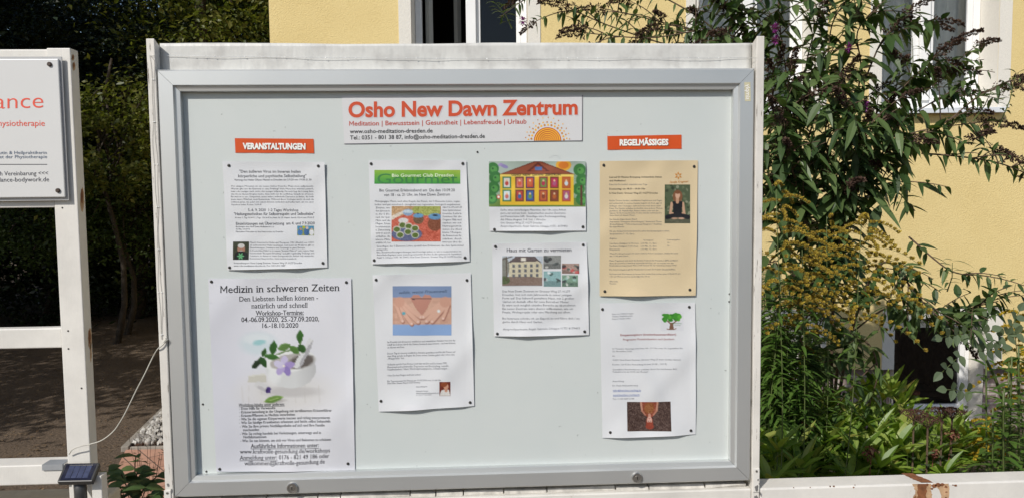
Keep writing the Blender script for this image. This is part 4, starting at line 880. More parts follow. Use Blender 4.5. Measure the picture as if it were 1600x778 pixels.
for txt, x1, y in (('Wenn Du dich gemeinsam mit einem weiteren Person anmeldest, erhaltet ihr beide', 400, 565), ('eine 11 Std. gratis Stunde.', 178, 576), ('Meine Yogastunde sind durch die Zentrale Prüfstelle für Prävention (ZPP) zertifiziert', 400, 597), ('(Kurs ID 20190916-1140418 & 20200628-1203726), d.h. sie werden von den', 380, 609), ('Krankenkassen bezuschusst. Meine AOK Partner Nr. für Gutscheine lautet 30903', 392, 619), ('Die Sommerangebot gilt für Neukunden bis zum 30.09.2020 (Auszahlt/Alles)', 388, 637), ('Ich freue mich Dich kennen zu lernen, bitte melde Dich vorher unter 0172-74 99 601', 410, 657), ('oder per Mail an: yvonne.sanders@posteo.de an.', 274, 668), ('Alles Liebe', 130, 690), ('Yvonne', 122, 700)):
    z7(txt, 92, x1, y, 6.2)
s.prints(m_, M['ink'], 'heading_lines'); s.prints(a, M['ink_faint'], 'body_text')
m_ = MB()
for i in range(6):
    t_ = i * math.pi / 3 + .5; c0 = V((OX + 401 / K, OY + 216 / K, 0)); d_ = V((math.cos(t_), math.sin(t_), 0)); n_ = V((-d_.y, d_.x, 0))
    m_.add([c0 + d_ * 1.2, c0 + d_ * 3.4 + n_ * 1.5, c0 + d_ * 6.2, c0 + d_ * 3.4 - n_ * 1.5, c0 + d_ * 2.0], [(0, 1, 2, 4), (0, 4, 2, 3)])
text_px(m_, 'Sandja Kragman', OX + 360 / K, OY + 250 / K, OX + 445 / K, OY + 246 / K, 3.4, skew=.4); s.prints(m_, M['ink_gold'], 'flower_mark', .0005)
cv = Canvas(340, 256, 455, 430, 2.6, (88, 100, 74), (OX, OY, K)); r = random.Random(8)
for i in range(60): cv.ell(r.uniform(340, 455), r.uniform(256, 425), r.uniform(3, 9), r.uniform(3, 8), r.choice([(64, 82, 52), (120, 130, 100), (150, 154, 128), (52, 60, 44), (174, 172, 150)]), r.uniform(0, 90), .7)
cv.rect(340, 395, 455, 430, (92, 88, 74), .7).ell(398, 310, 22, 30, (136, 92, 64)).line(372, 340, 366, 385, 6, (206, 164, 136)).line(422, 340, 428, 385, 6, (206, 164, 136)).line(366, 385, 395, 388, 5, (206, 164, 136)).line(428, 385, 400, 388, 5, (206, 164, 136)).poly([(376, 332), (420, 332), (416, 395), (380, 395)], (34, 34, 38)).line(397, 315, 397, 335, 7, (206, 160, 130)).ell(398, 303, 11, 15, (220, 176, 150)).ell(398, 291, 12, 7, (130, 84, 56))
cv.line(352, 402, 402, 392, 10, (38, 38, 42)).line(445, 402, 396, 392, 10, (38, 38, 42)).ell(385, 408, 14, 4, (196, 156, 130)).ell(415, 408, 14, 4, (214, 172, 146)); s.picture(cv, 'seated_person_photo')
pins(s, 'the beige notice', [(943, 258.5), (1084, 260.5), (1077, 452), (944.5, 454.5)])

# ------------------------------------------------------------------ relaxation notice
K = 3.242; OX, OY = 920, 460
s = Sheet('notice', 'white notice with a green tree emblem and an upside down portrait', 'notice', [(937, 473), (1085.6, 472.3), (1086.6, 677.5), (941, 683)], seed=8, wave=.0021, group=GP)
m_, a, b_ = MB(), MB(), MB()
def z8(s_, x0, x1, y, h, mb=a, sl=.012, **k): text_px(mb, s_, OX + x0 / K, OY + (y + 2) / K, OX + x1 / K, OY + (y + 2 - (x1 - x0) * sl) / K, h / K, **{'res': 1, **k})
for txt, x1, y in (('Kann vor Schlafstörungen,', 227, 98), ('Tinnitus, Kopfschmerzen,', 222, 110), ('Innerer Unruhe helfen.', 212, 122)): z8(txt, 117, x1, y, 7, sl=.03)
z8('Entspannungskurs (krankenkassenzertifiziert)', 158, 440, 205, 10, m_, bold=.012, res=2); z8('Progressive Muskelrelaxation nach Jacobson', 172, 430, 228, 10, m_, res=2)
for txt, x1, y in (('10 Termine dienstags zwischen 18 - 19 Uhr vom 10. September bis', 472, 274), ('26. November 2020', 216, 287), ('im', 130, 310), ('OSHO New Dawn Zentrum (Grunaer Weg 27, beim Großen Garten)', 461, 331), ('Kosten: 120 € (bei Anmeldung bis zum 20.08. - 100 €)', 393, 354), ('Gesetzliche Krankenkassen erstatten davon bei mindestens 80%', 443, 379), ('Teilnahme bis zu 100% der Kosten!', 298, 391), ('Anmeldung:', 178, 438), ('Dr. Paula Aleksandrowicz', 247, 460), ('Tel.: 0 157 3389 5144', 228, 527)): z8(txt, 119, x1, y, 7.6)
z8('hallo@bienchen-coaching.de', 121, 262, 484, 8, b_); z8('www.bienchen-coaching.de', 121, 255, 507, 8, b_)
quad_px(b_, OX + 121 / K, OY + 488 / K, OX + 262 / K, OY + 489.5 / K, dy=-.4); quad_px(b_, OX + 121 / K, OY + 511 / K, OX + 255 / K, OY + 512.5 / K, dy=-.4)
s.prints(a, M['ink_faint'], 'body_text'); s.prints(m_, M['ink_rose'], 'heading_lines'); s.prints(b_, M['ink_blue'], 'link_lines')
cv = Canvas(362, 84, 478, 180, 2.4, (228, 227, 233), (OX, OY, K)); r = random.Random(9); cv.poly([(404, 176), (412, 140), (424, 140), (430, 176)], (132, 96, 76)).line(412, 145, 395, 130, 3, (132, 96, 76)).line(424, 145, 445, 130, 3, (132, 96, 76)).line(404, 174, 394, 172, 2, (132, 96, 76)).line(430, 174, 440, 170, 2, (132, 96, 76))
for i in range(26): cv.ell(420 + r.uniform(-40, 42), 113 + r.uniform(-14, 16), r.uniform(9, 15), r.uniform(7, 11), r.choice([(72, 150, 52), (92, 172, 60), (60, 134, 48)]))
s.picture(cv, 'tree_emblem')
m_ = MB(); z8('Bachatling', 422, 468, 145, 7, m_); z8('Coaching', 424, 462, 154, 5, m_); s.prints(m_, M['ink_green'], 'emblem_words', .0006)
cv = Canvas(192, 540, 414, 686, 2.6, (84, 64, 58), (OX, OY, K)); cv.noise(9, 12, 2).poly([(266, 540), (342, 540), (346, 566), (336, 600), (322, 616), (292, 616), (276, 600), (262, 568)], (146, 72, 54)).ell(304, 572, 26, 30, (164, 112, 66), 0, .75, .5).noise(10, 14, 2)
cv.line(262, 542, 268, 585, 5, (198, 146, 124)).line(268, 585, 284, 606, 4, (190, 130, 108)).line(346, 542, 342, 585, 5, (198, 146, 124)).line(342, 585, 326, 606, 4, (190, 130, 108)).ell(306, 645, 18, 32, (132, 58, 42)).ell(306, 664, 21, 13, (146, 62, 44)).line(306, 606, 306, 622, 7, (206, 150, 132)).ell(306, 634, 13, 19, (224, 176, 160)).ell(306, 650, 15, 8, (150, 66, 46)).ell(300.5, 638, 2.6, 1.4, (84, 54, 50)).ell(311.5, 638, 2.6, 1.4, (84, 54, 50)).ell(306, 631, 2, 3, (204, 148, 132)).ell(306, 624, 4.5, 1.6, (176, 84, 80)).noise(5, 13); s.picture(cv, 'upside_down_portrait')
pins(s, 'the notice with the green tree emblem', [(941, 482.5), (1076.5, 479), (1079, 671.5), (953, 674)])
# lone pins left in the board
for px, py, lb in ((317, 631, 'dark drawing pin alone left of the mortar poster'), (322.5, 736, 'dark drawing pin in the bottom left corner of the backing board'), (567, 735.5, 'dark drawing pin low down to the right of the mortar poster'),
                   (1140, 459, 'upper of two dark pins at the right edge beside the beige notice'), (1139.5, 471, 'lower of two dark pins at the right edge beside the beige notice'), (815, 727, 'dark drawing pin at the bottom middle of the backing board'), (746, 238, 'dark drawing pin alone under the banner between two notices'), (1085, 608, 'dark drawing pin on the right edge of the green tree notice')):
    pin(px, py, lb, r_=.0024)
# sticker on the right upright of the door frame
sk = MB(); sk.add([P(x_, y_3, -.0004) for x_, y_3 in ((1163, 129), (1172.5, 129), (1173, 158.5), (1164, 158.5))], [(3, 2, 1, 0)])
sk_o = sk.build('sticker', M['sticker'], door)
vs, fs, _ = glyphs('simply', .01, 3); xs = [v_[0] for v_ in vs]; q = MB()
for X, Y in vs: q.v.append(P(1171.0 - .8 + Y * -0 - (.45 - Y) * 0 - (0.0) + (Y * 9.5) - 4.6, 156 - (X - min(xs)) / (max(xs) - min(xs)) * 24, -.0009))
q.f = fs; q.mi = [0] * len(fs); q.build('sticker_lettering', M['ink_white'], door)

# ================================================================== FENCES
YR = .002
zr_top = P(1189, 762.7, YR).z
fr_ = thing('fence', 'low white fence rail with rust stains to the right of the noticeboard', 'fence', (1.6, .03, .5))
rl = MB(); rl.box((.6775, YR, zr_top - .14), (3.4, .066, zr_top)); bevel(rl.build('rail', M['wood'], fr_), .004)
for x in (2.05, 3.33):
    q = MB(); q.box((x, .012, 0), (x + .06, .06, zr_top - .141)); q.build('post', M['wood'], fr_)
rl = MB(); rl.box((.6775, .012, .25), (3.4, .05, .36)); rl.build('lower_rail', M['wood'], fr_)
# rust: a run down from the top edge, flecks beside it
def blob(mb, pts_px, face, lift=.0007, jit=0.0, seed=0):
    r = random.Random(seed); out = []
    for (px, py) in pts_px:
        px += r.uniform(-jit, jit); py += r.uniform(-jit, jit)
        if face == 'front': out.append(P(px, py, YR - lift))
        else: p = PG(px, py, zr_top + lift); out.append(p)
    mb.add(out, [tuple(reversed(range(len(out))))])
def run_px(cs, face, mb, seed):
    """cs: list of (x, y, half width) along the run"""
    r = random.Random(seed); L, R_ = [], []
    fine = []
    for i in range(len(cs) - 1):
        for k in range(6):
            t_ = k / 6; fine.append([cs[i][j] + (cs[i + 1][j] - cs[i][j]) * t_ for j in range(3)])
    fine.append(list(cs[-1]))
    for x, y, h in fine: L.append((x - h - r.uniform(-.8, 1.4), y)); R_.append((x + h + r.uniform(-.8, 1.4), y))
    for i in range(len(fine) - 1):
        q = [L[i], R_[i], R_[i + 1], L[i + 1]]
        b0 = len(mb.v)
        for (px, py) in q: mb.v.append(P(px, py, YR - .0006) if face == 'front' else PG(px, py, zr_top + .0006))
        mb.f.append((b0 + 3, b0 + 2, b0 + 1, b0)); mb.mi.append(0)
st = MB(); run_px([(1417, 738.5, 9), (1426, 743, 9), (1440, 749, 11), (1449, 753.2, 9)], 'top', st, 1); run_px([(1441, 755.2, 7), (1441, 764, 6.5), (1440, 778, 7), (1440, 800, 6)], 'front', st, 2)
st.build('rust_stain', M['rust'], fr_)
st = MB(); r = random.Random(3)
for cx_, cy_, rr in ((1460, 759, 4), (1466, 757.5, 4), (1472, 757, 3), (1478, 760, 2.2), (1479, 768, 1.8), (1478, 777, 1.6), (1493, 758, 2.4), (1489, 757, 1.3), (1456, 763, 2), (1303, 758.8, 1.6), (1334, 760.8, 1.2), (1336, 757, .9), (1297, 759, 1.2), (1430, 776, 2.5), (1448, 757, 3), (1240, 761, .8), (1266, 760.6, .8)):
    n = 9; pts = [(cx_ + rr * r.uniform(.6, 1.5) * math.cos(6.28 * i / n), cy_ + rr * r.uniform(.5, 1.1) * math.sin(6.28 * i / n)) for i in range(n)]; blob(st, pts, 'front')
st.build('rust_flecks', M['rust'], fr_)
st = MB(); run_px([(1440, 755.3, 14), (1443, 766, 12), (1442, 778, 15), (1442, 800, 10)], 'front', st, 5); run_px([(1470, 755, 12), (1476, 766, 7), (1478, 790, 4)], 'front', st, 6)
for v_ in st.v: v_.y += .0003
st.build('rust_wash', M['rust_pale'], fr_)
# the same rail carries on under the noticeboard, its top split and cracked
q = MB(); q.box((-.656, YR, zr_top - .14), (.6577, .066, zr_top)); bevel(q.build('bottom_rail', M['wood_rail'], nb), .003)
q = MB(); r = random.Random(11); x = -.65
while x < .645:
    w_ = r.uniform(.04, .16); x1 = min(x + w_, .652); q.hexa([(x, .012, zr_top + .0005), (x1 - .003, .012 + r.uniform(-.004, .006), zr_top + .0005), (x1 - .003, .06, zr_top + .0005), (x, .06, zr_top + .0005),
        (x, .016, zr_top + .0095), (x1 - .003, .016 + r.uniform(-.003, .006), zr_top + r.uniform(.007, .011)), (x1 - .003, .06, zr_top + .0095), (x, .06, zr_top + .009)]); x = x1
q.build('cracked_ledge', M['wood_old'], nb)
# screw plates low on both side planks
for px, py, nm in ((262, 769, 'l'), (1181.5, 735, 'r')):
    q = MB(); p = P(px, py, 0); h = .05
    q.box((p.x - .0075, -.0022, p.z - h), (p.x + .0075, -.0003, p.z + .006)); po = bevel(q.build('corner_plate', M['wood_old' if nm == 'x' else 'wood'], nb), .0008)
    q = MB(); disc(q, V((p.x, -.0022, p.z)), [(.0028, 0), (.0026, -.0012), (.0012, -.0014), (.0011, -.0006)], 14); q.build('screw', M['steel'], po)
# chipped paint showing grey on the planks
r = random.Random(21); bare = simple('bare_grey_wood', (.17, .165, .16), .9, 0, .3, 90); q_l, q_r = MB(), MB()
for cx_, cy_, rx, ry in ((1182, 762, 3.2, 5.5), (1184.5, 749, 1.4, 2), (1181, 776, 3, 3), (1188, 771, 1.2, 3), (262.5, 757, 2, 3.5), (268, 766, 1.3, 4), (1186.5, 755, 1.2, 1.5)):
    n = 11; pts = [(cx_ + rx * r.uniform(.6, 1.2) * math.cos(6.28 * i / n), cy_ + ry * r.uniform(.6, 1.2) * math.sin(6.28 * i / n)) for i in range(n)]
    (q_r if cx_ > 1000 else q_l).add([P(a_, b_, -.0029 if cx_ > 1000 else -.0008) for a_, b_ in pts], [tuple(reversed(range(n)))])
q_l.build('chipped_paint', bare, nb); q_r.build('chipped_paint', bare, nb)
# wire of tiny lights along the top and down the left plank
wi = thing('light_wire', 'thin silver wire of tiny lights strung along the top of the noticeboard', 'fairy lights', (0, .0, 1.9))
r = random.Random(9); q = MB(); bead = MB()
pl_ = [P(234, 88, -.0015), P(240, 87.5, -.003)] ; tp = []
for i in range(121):
    t_ = i / 120; px = 241 + (1186 - 241) * t_; py = 87.2 + 4.6 * math.sin(min(t_ / .55, 1) * 1.57) - 2.0 * max(0, t_ - .55) + .35 * math.sin(t_ * 70) * (.3 + r.random() * .6)
    tp.append(P(px, py, .0008 if t_ < .003 or t_ > .99 else .0232 + .0008 * math.sin(t_ * 40)))
q.tube(pl_ + tp, .00042, 6); wi_o = q.build('wire', M['wire'], wi)
def bead_at(mb, p, s_=.0013):
    d_ = V((r.uniform(-1, 1), 0, r.uniform(-.3, .3))).normalized(); mb.tube([p - d_ * s_ * 1.3, p - d_ * s_ * .7, p + d_ * s_ * .7, p + d_ * s_ * 1.3], [s_ * .3, s_ * .8, s_ * .8, s_ * .3], 6)
for i in range(2, 118, 2):
    if r.random() < .62: bead_at(bead, tp[i] + V((0, -.001, 0)), r.uniform(.0006, .0012))
bead.build('tiny_lights', M['bead'], wi, smooth=True)
for off, x0, x1 in ((0, 235.2, 262), (1, 239.5, 257.5)):
    q = MB(); pts = [P(234, 88, -.0015)] if off == 0 else [P(234, 87, -.0015), P(238, 91, -.0015)]; bead = MB()
    for i in range(60):
        t_ = i / 59; py = 95 + (530 - 95) * t_; px = x0 + (x1 - x0) * t_ * (.62 if off == 0 else .8) + 1.2 * math.sin(t_ * 14 + off * 2) + .7 * math.sin(t_ * 37 + off)
        pts.append(P(px, py, -.0011)); 
        if i % 9 == 4: bead_at(bead, P(px, py, -.0016), .0011)
    q.tube(pts, .00028, 6); q.build('hanging_wire', simple('dull_wire', (.22, .21, .19), .4, .4, 0), wi); bead.build('tiny_lights', M['bead'], wi)

# ------------------------------------------------------------------ left fence with its sign
YL = .10
lf = thing('fence', 'tall white painted fence with rusty post to the left of the noticeboard', 'fence', (-1.4, YL, 0))
xa0, xa1 = P(86, 200, YL).x, None
pc = [P(x_, 320, YL) for x_ in (81.5, 120.5)]
PX0, PX1 = P(68.5, 76, YL).x, P(107, 76, YL).x
b0 = [P(108, 700, YL).x, P(142.5, 700, YL).x]
xL, xR = (PX0 + b0[0]) / 2, (PX1 + b0[1]) / 2
zpt = P(88, 75.5, YL).z; PD = .036
q = MB(); q.box((xL, YL, 0), (xR, YL + PD, zpt)); post = bevel(q.build('post', M['wood'], lf), .002)
def lrail(py0, py1, d0=.004, d1=.034, nm='rail', mat='wood'):
    z0, z1 = P(40, py1, YL + d0).z, P(40, py0, YL + d0).z; q = MB(); q.box((-3.6, YL + d0, z0), (xL - .0005, YL + d1, z1)); return bevel(q.build(nm, M[mat], lf), .0025)
lrail(513, 544); bt = lrail(726.5, 757.5, -.012, .045)
lrail(77.5, 311, .008, .03, 'sign_board'); lrail(312.5, 325, .002, .034)
for x in (-2.2, -3.5): q = MB(); q.box((x - .055, YL, 0), (x, YL + PD, zpt)); bevel(q.build('post', M['wood'], lf), .002)
# rust and screw holes on the post
for pts, mt in ((((114, 90.5), 2.2, 5), 'rust_pale'), (((114, 90), 1.4, 3), 'rust'), (((115.5, 104), 2.6, 7), 'rust_pale'), (((115.3, 102.5), 1.6, 4), 'rust'), (((128.5, 312), 3.4, 19), 'rust_pale'), (((128.3, 308), 2.1, 12), 'rust'), (((140.5, 528), 3.4, 17), 'rust_pale'), (((140.2, 526), 2.0, 11), 'rust'), (((142, 550), 1.4, 16), 'rust_pale')):
    (cx_, cy_), rx, ry = pts; n = 26; r = random.Random(int(cy_ * 3)); q = MB(); pp = [PX(cx_ + rx * r.uniform(.75, 1.1) * math.cos(6.2832 * i / n), cy_ + ry * r.uniform(.85, 1.1) * math.sin(6.2832 * i / n), xR + (.0006 if mt == 'rust' else .0003)) for i in range(n)]
    for p in pp: p.y = min(max(p.y, YL + .003), YL + PD - .003)
    q.add(pp, [tuple(reversed(range(n)))]); q.build('rust_stain', M[mt], post)
q = MB()
for px, py in ((106.5, 516.5), (107, 544.5), (127.5, 606)): disc(q, P(px, py, YL), [(.0022, -.0004), (.0019, -.0007)], 12)
q.build('screw_hole', M['pin'], post)
q = MB(); p = P(97.5, 325, YL); disc(q, p, [(.002, -.0004), (.0018, -.0007)], 12); q.build('screw_hole', M['pin'], post)
# acrylic sign, standing off the fence on screws
YS = YL - .016
sg = thing('sign', 'white acrylic practice sign with red and grey lettering on the left fence', 'sign', (P(40, 308, YS).x, YS, P(40, 308, YS).z))
sx1 = (P(90, 100, YS).x + P(102.5, 300, YS).x) / 2; sz1, sz0 = P(60, 92.5, YS).z, P(60, 309, YS).z
q = MB(); q.box((-1.95, YS, sz0), (sx1, YS + .006, sz1)); sgo = bevel(q.build('panel', simple('sign_white', (.62, .62, .61), .35, 0, .03, 3), sg), .002)
q = MB(); q.box((-1.965, YS + .0062, sz0 - .007), (sx1 + .0045, YS + .0092, sz1 + .006)); q.build('backing_sheet', M['curtain'] if 0 else simple('sign_backing', (.42, .42, .42), .3, 0, .03), sg)
for px, py in ((77.8, 101), (91, 298)):
    q = MB(); p = P(px, py, YS); disc(q, p, [(.0052, 0), (.005, -.003), (.0035, -.0045)], 16); so_ = q.build('screw', simple('dark_screw', (.07, .05, .04), .5, .3, .2), sg)
    q = MB(); q.tube([p + V((0, .0095, 0)), p + V((0, .0235, 0))], .003, 8); q.build('standoff', M['steel'], sg)
def sign_text(rows, mat, nm):
    mb = MB()
    for s_, x0, x1, y0, y1, h, kw in rows: text_px(mb, s_, x0, y0, x1, y1, h, **kw)
    o = MB(); o.v = [P(v_.x, v_.y, YS - .0005) for v_ in mb.v]; o.f = mb.f; o.mi = mb.mi; return o.build(nm, M[mat], sg)
sign_text([('Balance', -58, 67.5, 171.5, 168.8, 24, dict(bold=-.008, res=4))], 'ink_sign', 'heading')
sign_text([('Praxis für Physiotherapie', -66, 69.8, 197.5, 197.3, 9.2, dict(res=3))], 'ink_sign', 'subheading')
sign_text([('Physiotherapeutin & Heilpraktikerin', -50, 73, 241.5, 241.2, 5.0, {}), ('auf dem Gebiet der Physiotherapie', -48, 73.5, 248, 247.6, 5.0, {})], 'ink_slate', 'title_lines')
sign_text([('>>> Termine nach Vereinbarung <<<', -66, 75, 275.4, 274, 6.6, {}), ('www.body-balance-bodywork.de', -58, 76.5, 285, 283.8, 6.8, {})], 'ink_grey', 'contact_lines')
q = MB(); q.add([P(x_, y_3, YS - .0005) for x_, y_3 in ((-60, 256.8), (73.5, 256.8), (73.5, 257.8), (-60, 257.8))], [(3, 2, 1, 0)]); q.build('rule_line', M['ink_grey'], sg)
# rendered wall under the left fence
gw = thing('garden_wall', 'pale rendered garden wall under the left fence', 'wall', (-2, YL + .1, 0))
q = MB(); zt_ = PG(60, 759, 0); wt = .985; q.box((-3.6, YL - .01, -.1), (xR + .012, YL + .12, wt)); bevel(q.build('wall', M['concrete'], gw), .006)
# stub board beside the post
q = MB(); p0, p1 = P(145.5, 741, YL - .03), P(161.5, 741, YL - .03); q.box((p0.x, YL - .04, .6), (p1.x, YL - .012, p0.z)); bevel(q.build('stub_post', M['wood'], lf), .002)
# grey metal tab on the lower rail
q = MB(); zt2 = P(40, 726.5, YL - .012).z; t0, t1 = P(66, 727, YL - .014), P(98, 727, YL - .014)
q.hexa([(t0.x, YL - .0155, zt2 - .012), (t1.x, YL - .0155, zt2 - .012), (t1.x, YL + .02, zt2 - .0), (t0.x, YL + .02, zt2 - .0), (t0.x, YL - .0155, zt2 + .0015), (t1.x, YL - .0155, zt2 + .0015), (t1.x, YL + .02, zt2 + .0015), (t0.x, YL + .02, zt2 + .0015)])
q.build('metal_tab', simple('zinc_tab', (.42, .44, .46), .5, .5, .1), lf)

# ------------------------------------------------------------------ solar light
ZS = 1.72
sc_ = [PZ(101.5, 723, ZS + .02), PZ(156, 722, ZS + .025), PZ(147, 753, ZS - .02), PZ(89, 752, ZS - .025)]
sc_[2] = sc_[3] + (sc_[1] - sc_[0]) * .99
lampo = thing('solar_light', 'small dark solar light with tilted panel on a stalk by the fence post', 'solar light', (sc_[3].x, sc_[3].y, sc_[3].z - .03))
nrm = (sc_[1] - sc_[0]).cross(sc_[3] - sc_[0]).normalized(); nrm = nrm if nrm.z > 0 else -nrm
ctr = sum(sc_, V((0, 0, 0))) / 4
q = MB(); dn = nrm * -.013; q.hexa([sc_[3] + dn, sc_[2] + dn, sc_[1] + dn, sc_[0] + dn, sc_[3], sc_[2], sc_[1], sc_[0]]); hb = bevel(q.build('housing', M['plastic_grey'], lampo), .002)
def inset(k, lift, a=(0, 1), b=(0, 1)):
    e = [ctr + (p - ctr) * k + nrm * lift for p in sc_]; g_ = lambda u, v_: e[0].lerp(e[1], u).lerp(e[3].lerp(e[2], u), v_)
    return [g_(a[0], b[1]), g_(a[1], b[1]), g_(a[1], b[0]), g_(a[0], b[0])]
q = MB(); q.add(inset(.87, .0004), [(0, 1, 2, 3)]); q.build('solar_film', M['solar'], lampo)
for i in range(4): q = MB(); q.add(inset(.66, .0008, (i * .25 + .012, i * .25 + .238)), [(0, 1, 2, 3)]); q.build('solar_cell', M['solar_cell'], lampo)
q = MB(); q.add(inset(.66, .0009, (0, 1), (-.07, -.02)), [(0, 1, 2, 3)]); q.build('contact_strip', M['steel'], lampo)
q = MB(); q.tube([ctr + V((0, .004, -.016)), ctr + V((0, .004, -.05)), ctr + V((0, .004, -.42))], [.014, .0135, .0135], 16); q.build('stalk', M['plastic_grey'], lampo, smooth=True)

# ------------------------------------------------------------------ white cord from the post to the noticeboard
cpts = [P(108, 709, YL - .006), P(113, 702, YL - .012), P(124, 697, YL - .016), P(142, 693, YL - .012)] + [P(x_, y_3, .06 - .06 * i / 8) for i, (x_, y_3) in enumerate(((159.6, 687), (177, 673.5), (188, 658), (197, 642), (213, 609), (225, 586), (239, 557), (250, 543), (257, 536)))]
def smooth_pts(p, k=5):
    out = []
    for i in range(len(p) - 1):
        a, b_, c_, d_ = p[max(i - 1, 0)], p[i], p[i + 1], p[min(i + 2, len(p) - 1)]
        for j in range(k):
            t_ = j / k; out.append(.5 * (2 * b_ + (c_ - a) * t_ + (2 * a - 5 * b_ + 4 * c_ - d_) * t_ * t_ + (3 * b_ - a - 3 * c_ + d_) * t_ ** 3))
    return out + [p[-1]]
cpts[-2].y = -.004; cpts[-1].y = -.004
q = MB(); q.tube(smooth_pts(cpts + [P(258.5, 530, -.003)]), .0013, 8)
q2 = thing('cord', 'white cord hanging from the left fence post to the noticeboard plank', 'cord', cpts[0]); q.build('cable', M['cord'], q2, smooth=True)
q = MB(); q.tube([P(256.5, 534, -.005), P(260.5, 529, -.005)], .004, 8); q.build('clip', M['cord'], q2)

# ================================================================== PLANTS
def branch_pts(c, k=6): return smooth_pts([PZ(px, py, Z) for px, py, Z in c], k)
def panicle(mb, base, d, L, r_, rnd, dens=1.0, droop=.25):
    """a plume of tiny dry florets tapering to its tip"""
    d = V(d).normalized(); n = int(260 * dens * L / .12)
    for i in range(n):
        t_ = rnd.random() ** .85; rr = r_ * (1 - .8 * t_) * (.6 + .4 * math.sin(t_ * 26)) * rnd.random() ** .4; a = rnd.random() * 6.28
        s1 = d.orthogonal().normalized(); s2 = d.cross(s1)
        p = V(base) + d * (L * t_) + (s1 * math.cos(a) + s2 * math.sin(a)) * rr - V((0, 0, droop * L * t_ * t_))
        dd = (s1 * math.cos(a) + s2 * math.sin(a) + d * rnd.uniform(0, .9)).normalized(); s_ = rnd.uniform(.006, .0125)
        mb.leaf(p, dd, (rnd.uniform(-1, 1), rnd.uniform(-1, 1), 1), s_, s_ * .75, 0, .4, 1)
class Shrub:
    def __init__(s, name, label, cat, base, group=None): s.t = thing(name, label, cat, base, group); s.b = MB(); s.l = MB(); s.y = MB()
    def done(s, bm='stem', lm='budd', ym=None):
        if s.b.v: s.b.build('branches', M[bm], s.t, smooth=True)
        if s.l.v: s.l.build('foliage', M[lm], s.t, smooth=False)
        if s.y.v and ym: s.y.build('young_leaves', M[ym], s.t)
rb = random.Random(42)
bud = Shrub('butterfly_bush', 'large dark green butterfly bush with brown dead flower spikes before the house', 'bush', PG(1300, 690, .03))
def leafy(sh, pts, r0, r1, step, L, W, mb=None, start=.15, hang=.55, rnd=rb):
    n = len(pts); sh.b.tube(pts, [r0 + (r1 - r0) * i / (n - 1) for i in range(n)], 6)
    acc = 0; k = 0
    for i in range(1, n):
        acc += (pts[i] - pts[i - 1]).length
        if i / n < start: continue
        while acc > step:
            acc -= step; k += 1; t_ = (pts[i] - pts[i - 1]).normalized(); a = k * 1.57 + rnd.uniform(-.5, .5)
            s1 = t_.orthogonal().normalized(); s2 = t_.cross(s1)
            for sg_ in (1, -1):
                dd = (s1 * math.cos(a) + s2 * math.sin(a)) * sg_ + t_ * rnd.uniform(.1, .6) + V((0, 0, -hang * rnd.uniform(.2, 1.2)))
                sc = rnd.uniform(.55, 1.15) * (1 - .35 * i / n)
                (mb or sh.l).leaf(pts[i] - t_ * rnd.random() * step, dd, V((rnd.uniform(-.4, .4), rnd.uniform(-.6, .1), 1)), L * sc, W * sc * rnd.uniform(.8, 1.2), rnd.uniform(.1, .45), rnd.uniform(.1, .5), 4)
heads = []
def bbranch(c, L=.155, W=.060, step=.048, r0=None, r1=.0022, head=.13, twigs=5, start=.15):
    r0 = r0 or (.009 if c[0] is B0 else .0042)
    pts = branch_pts([(x_, y_, z_ + .05) for x_, y_, z_ in c]); leafy(bud, pts, r0, r1, step, L, W, start=start)
    n = len(pts)
    if head: heads.append((pts[-1], pts[-1] - pts[-4], head))
    for k in range(int(twigs * 2.1)):
        i = int(n * rb.uniform(max(.25, start), .92)); t_ = (pts[min(i + 1, n - 1)] - pts[i - 1]).normalized()
        d = (t_ * rb.uniform(.3, 1) + V((rb.uniform(-1, 1), rb.uniform(-.7, .5), rb.uniform(-.3, .9)))).normalized(); ln = rb.uniform(.12, .30)
        tw = [pts[i] + d * (ln * j / 6) - V((0, 0, .25 * ln * (j / 6) ** 2)) for j in range(7)]
        leafy(bud, tw, .003, .0014, .04, L * .8, W * .78, start=.1)
        if rb.random() < .5 and head and len(heads) < 96: heads.append((tw[-1], tw[-1] - tw[-3], rb.uniform(.06, .12)))
B0 = (1300, 690, 3.75)
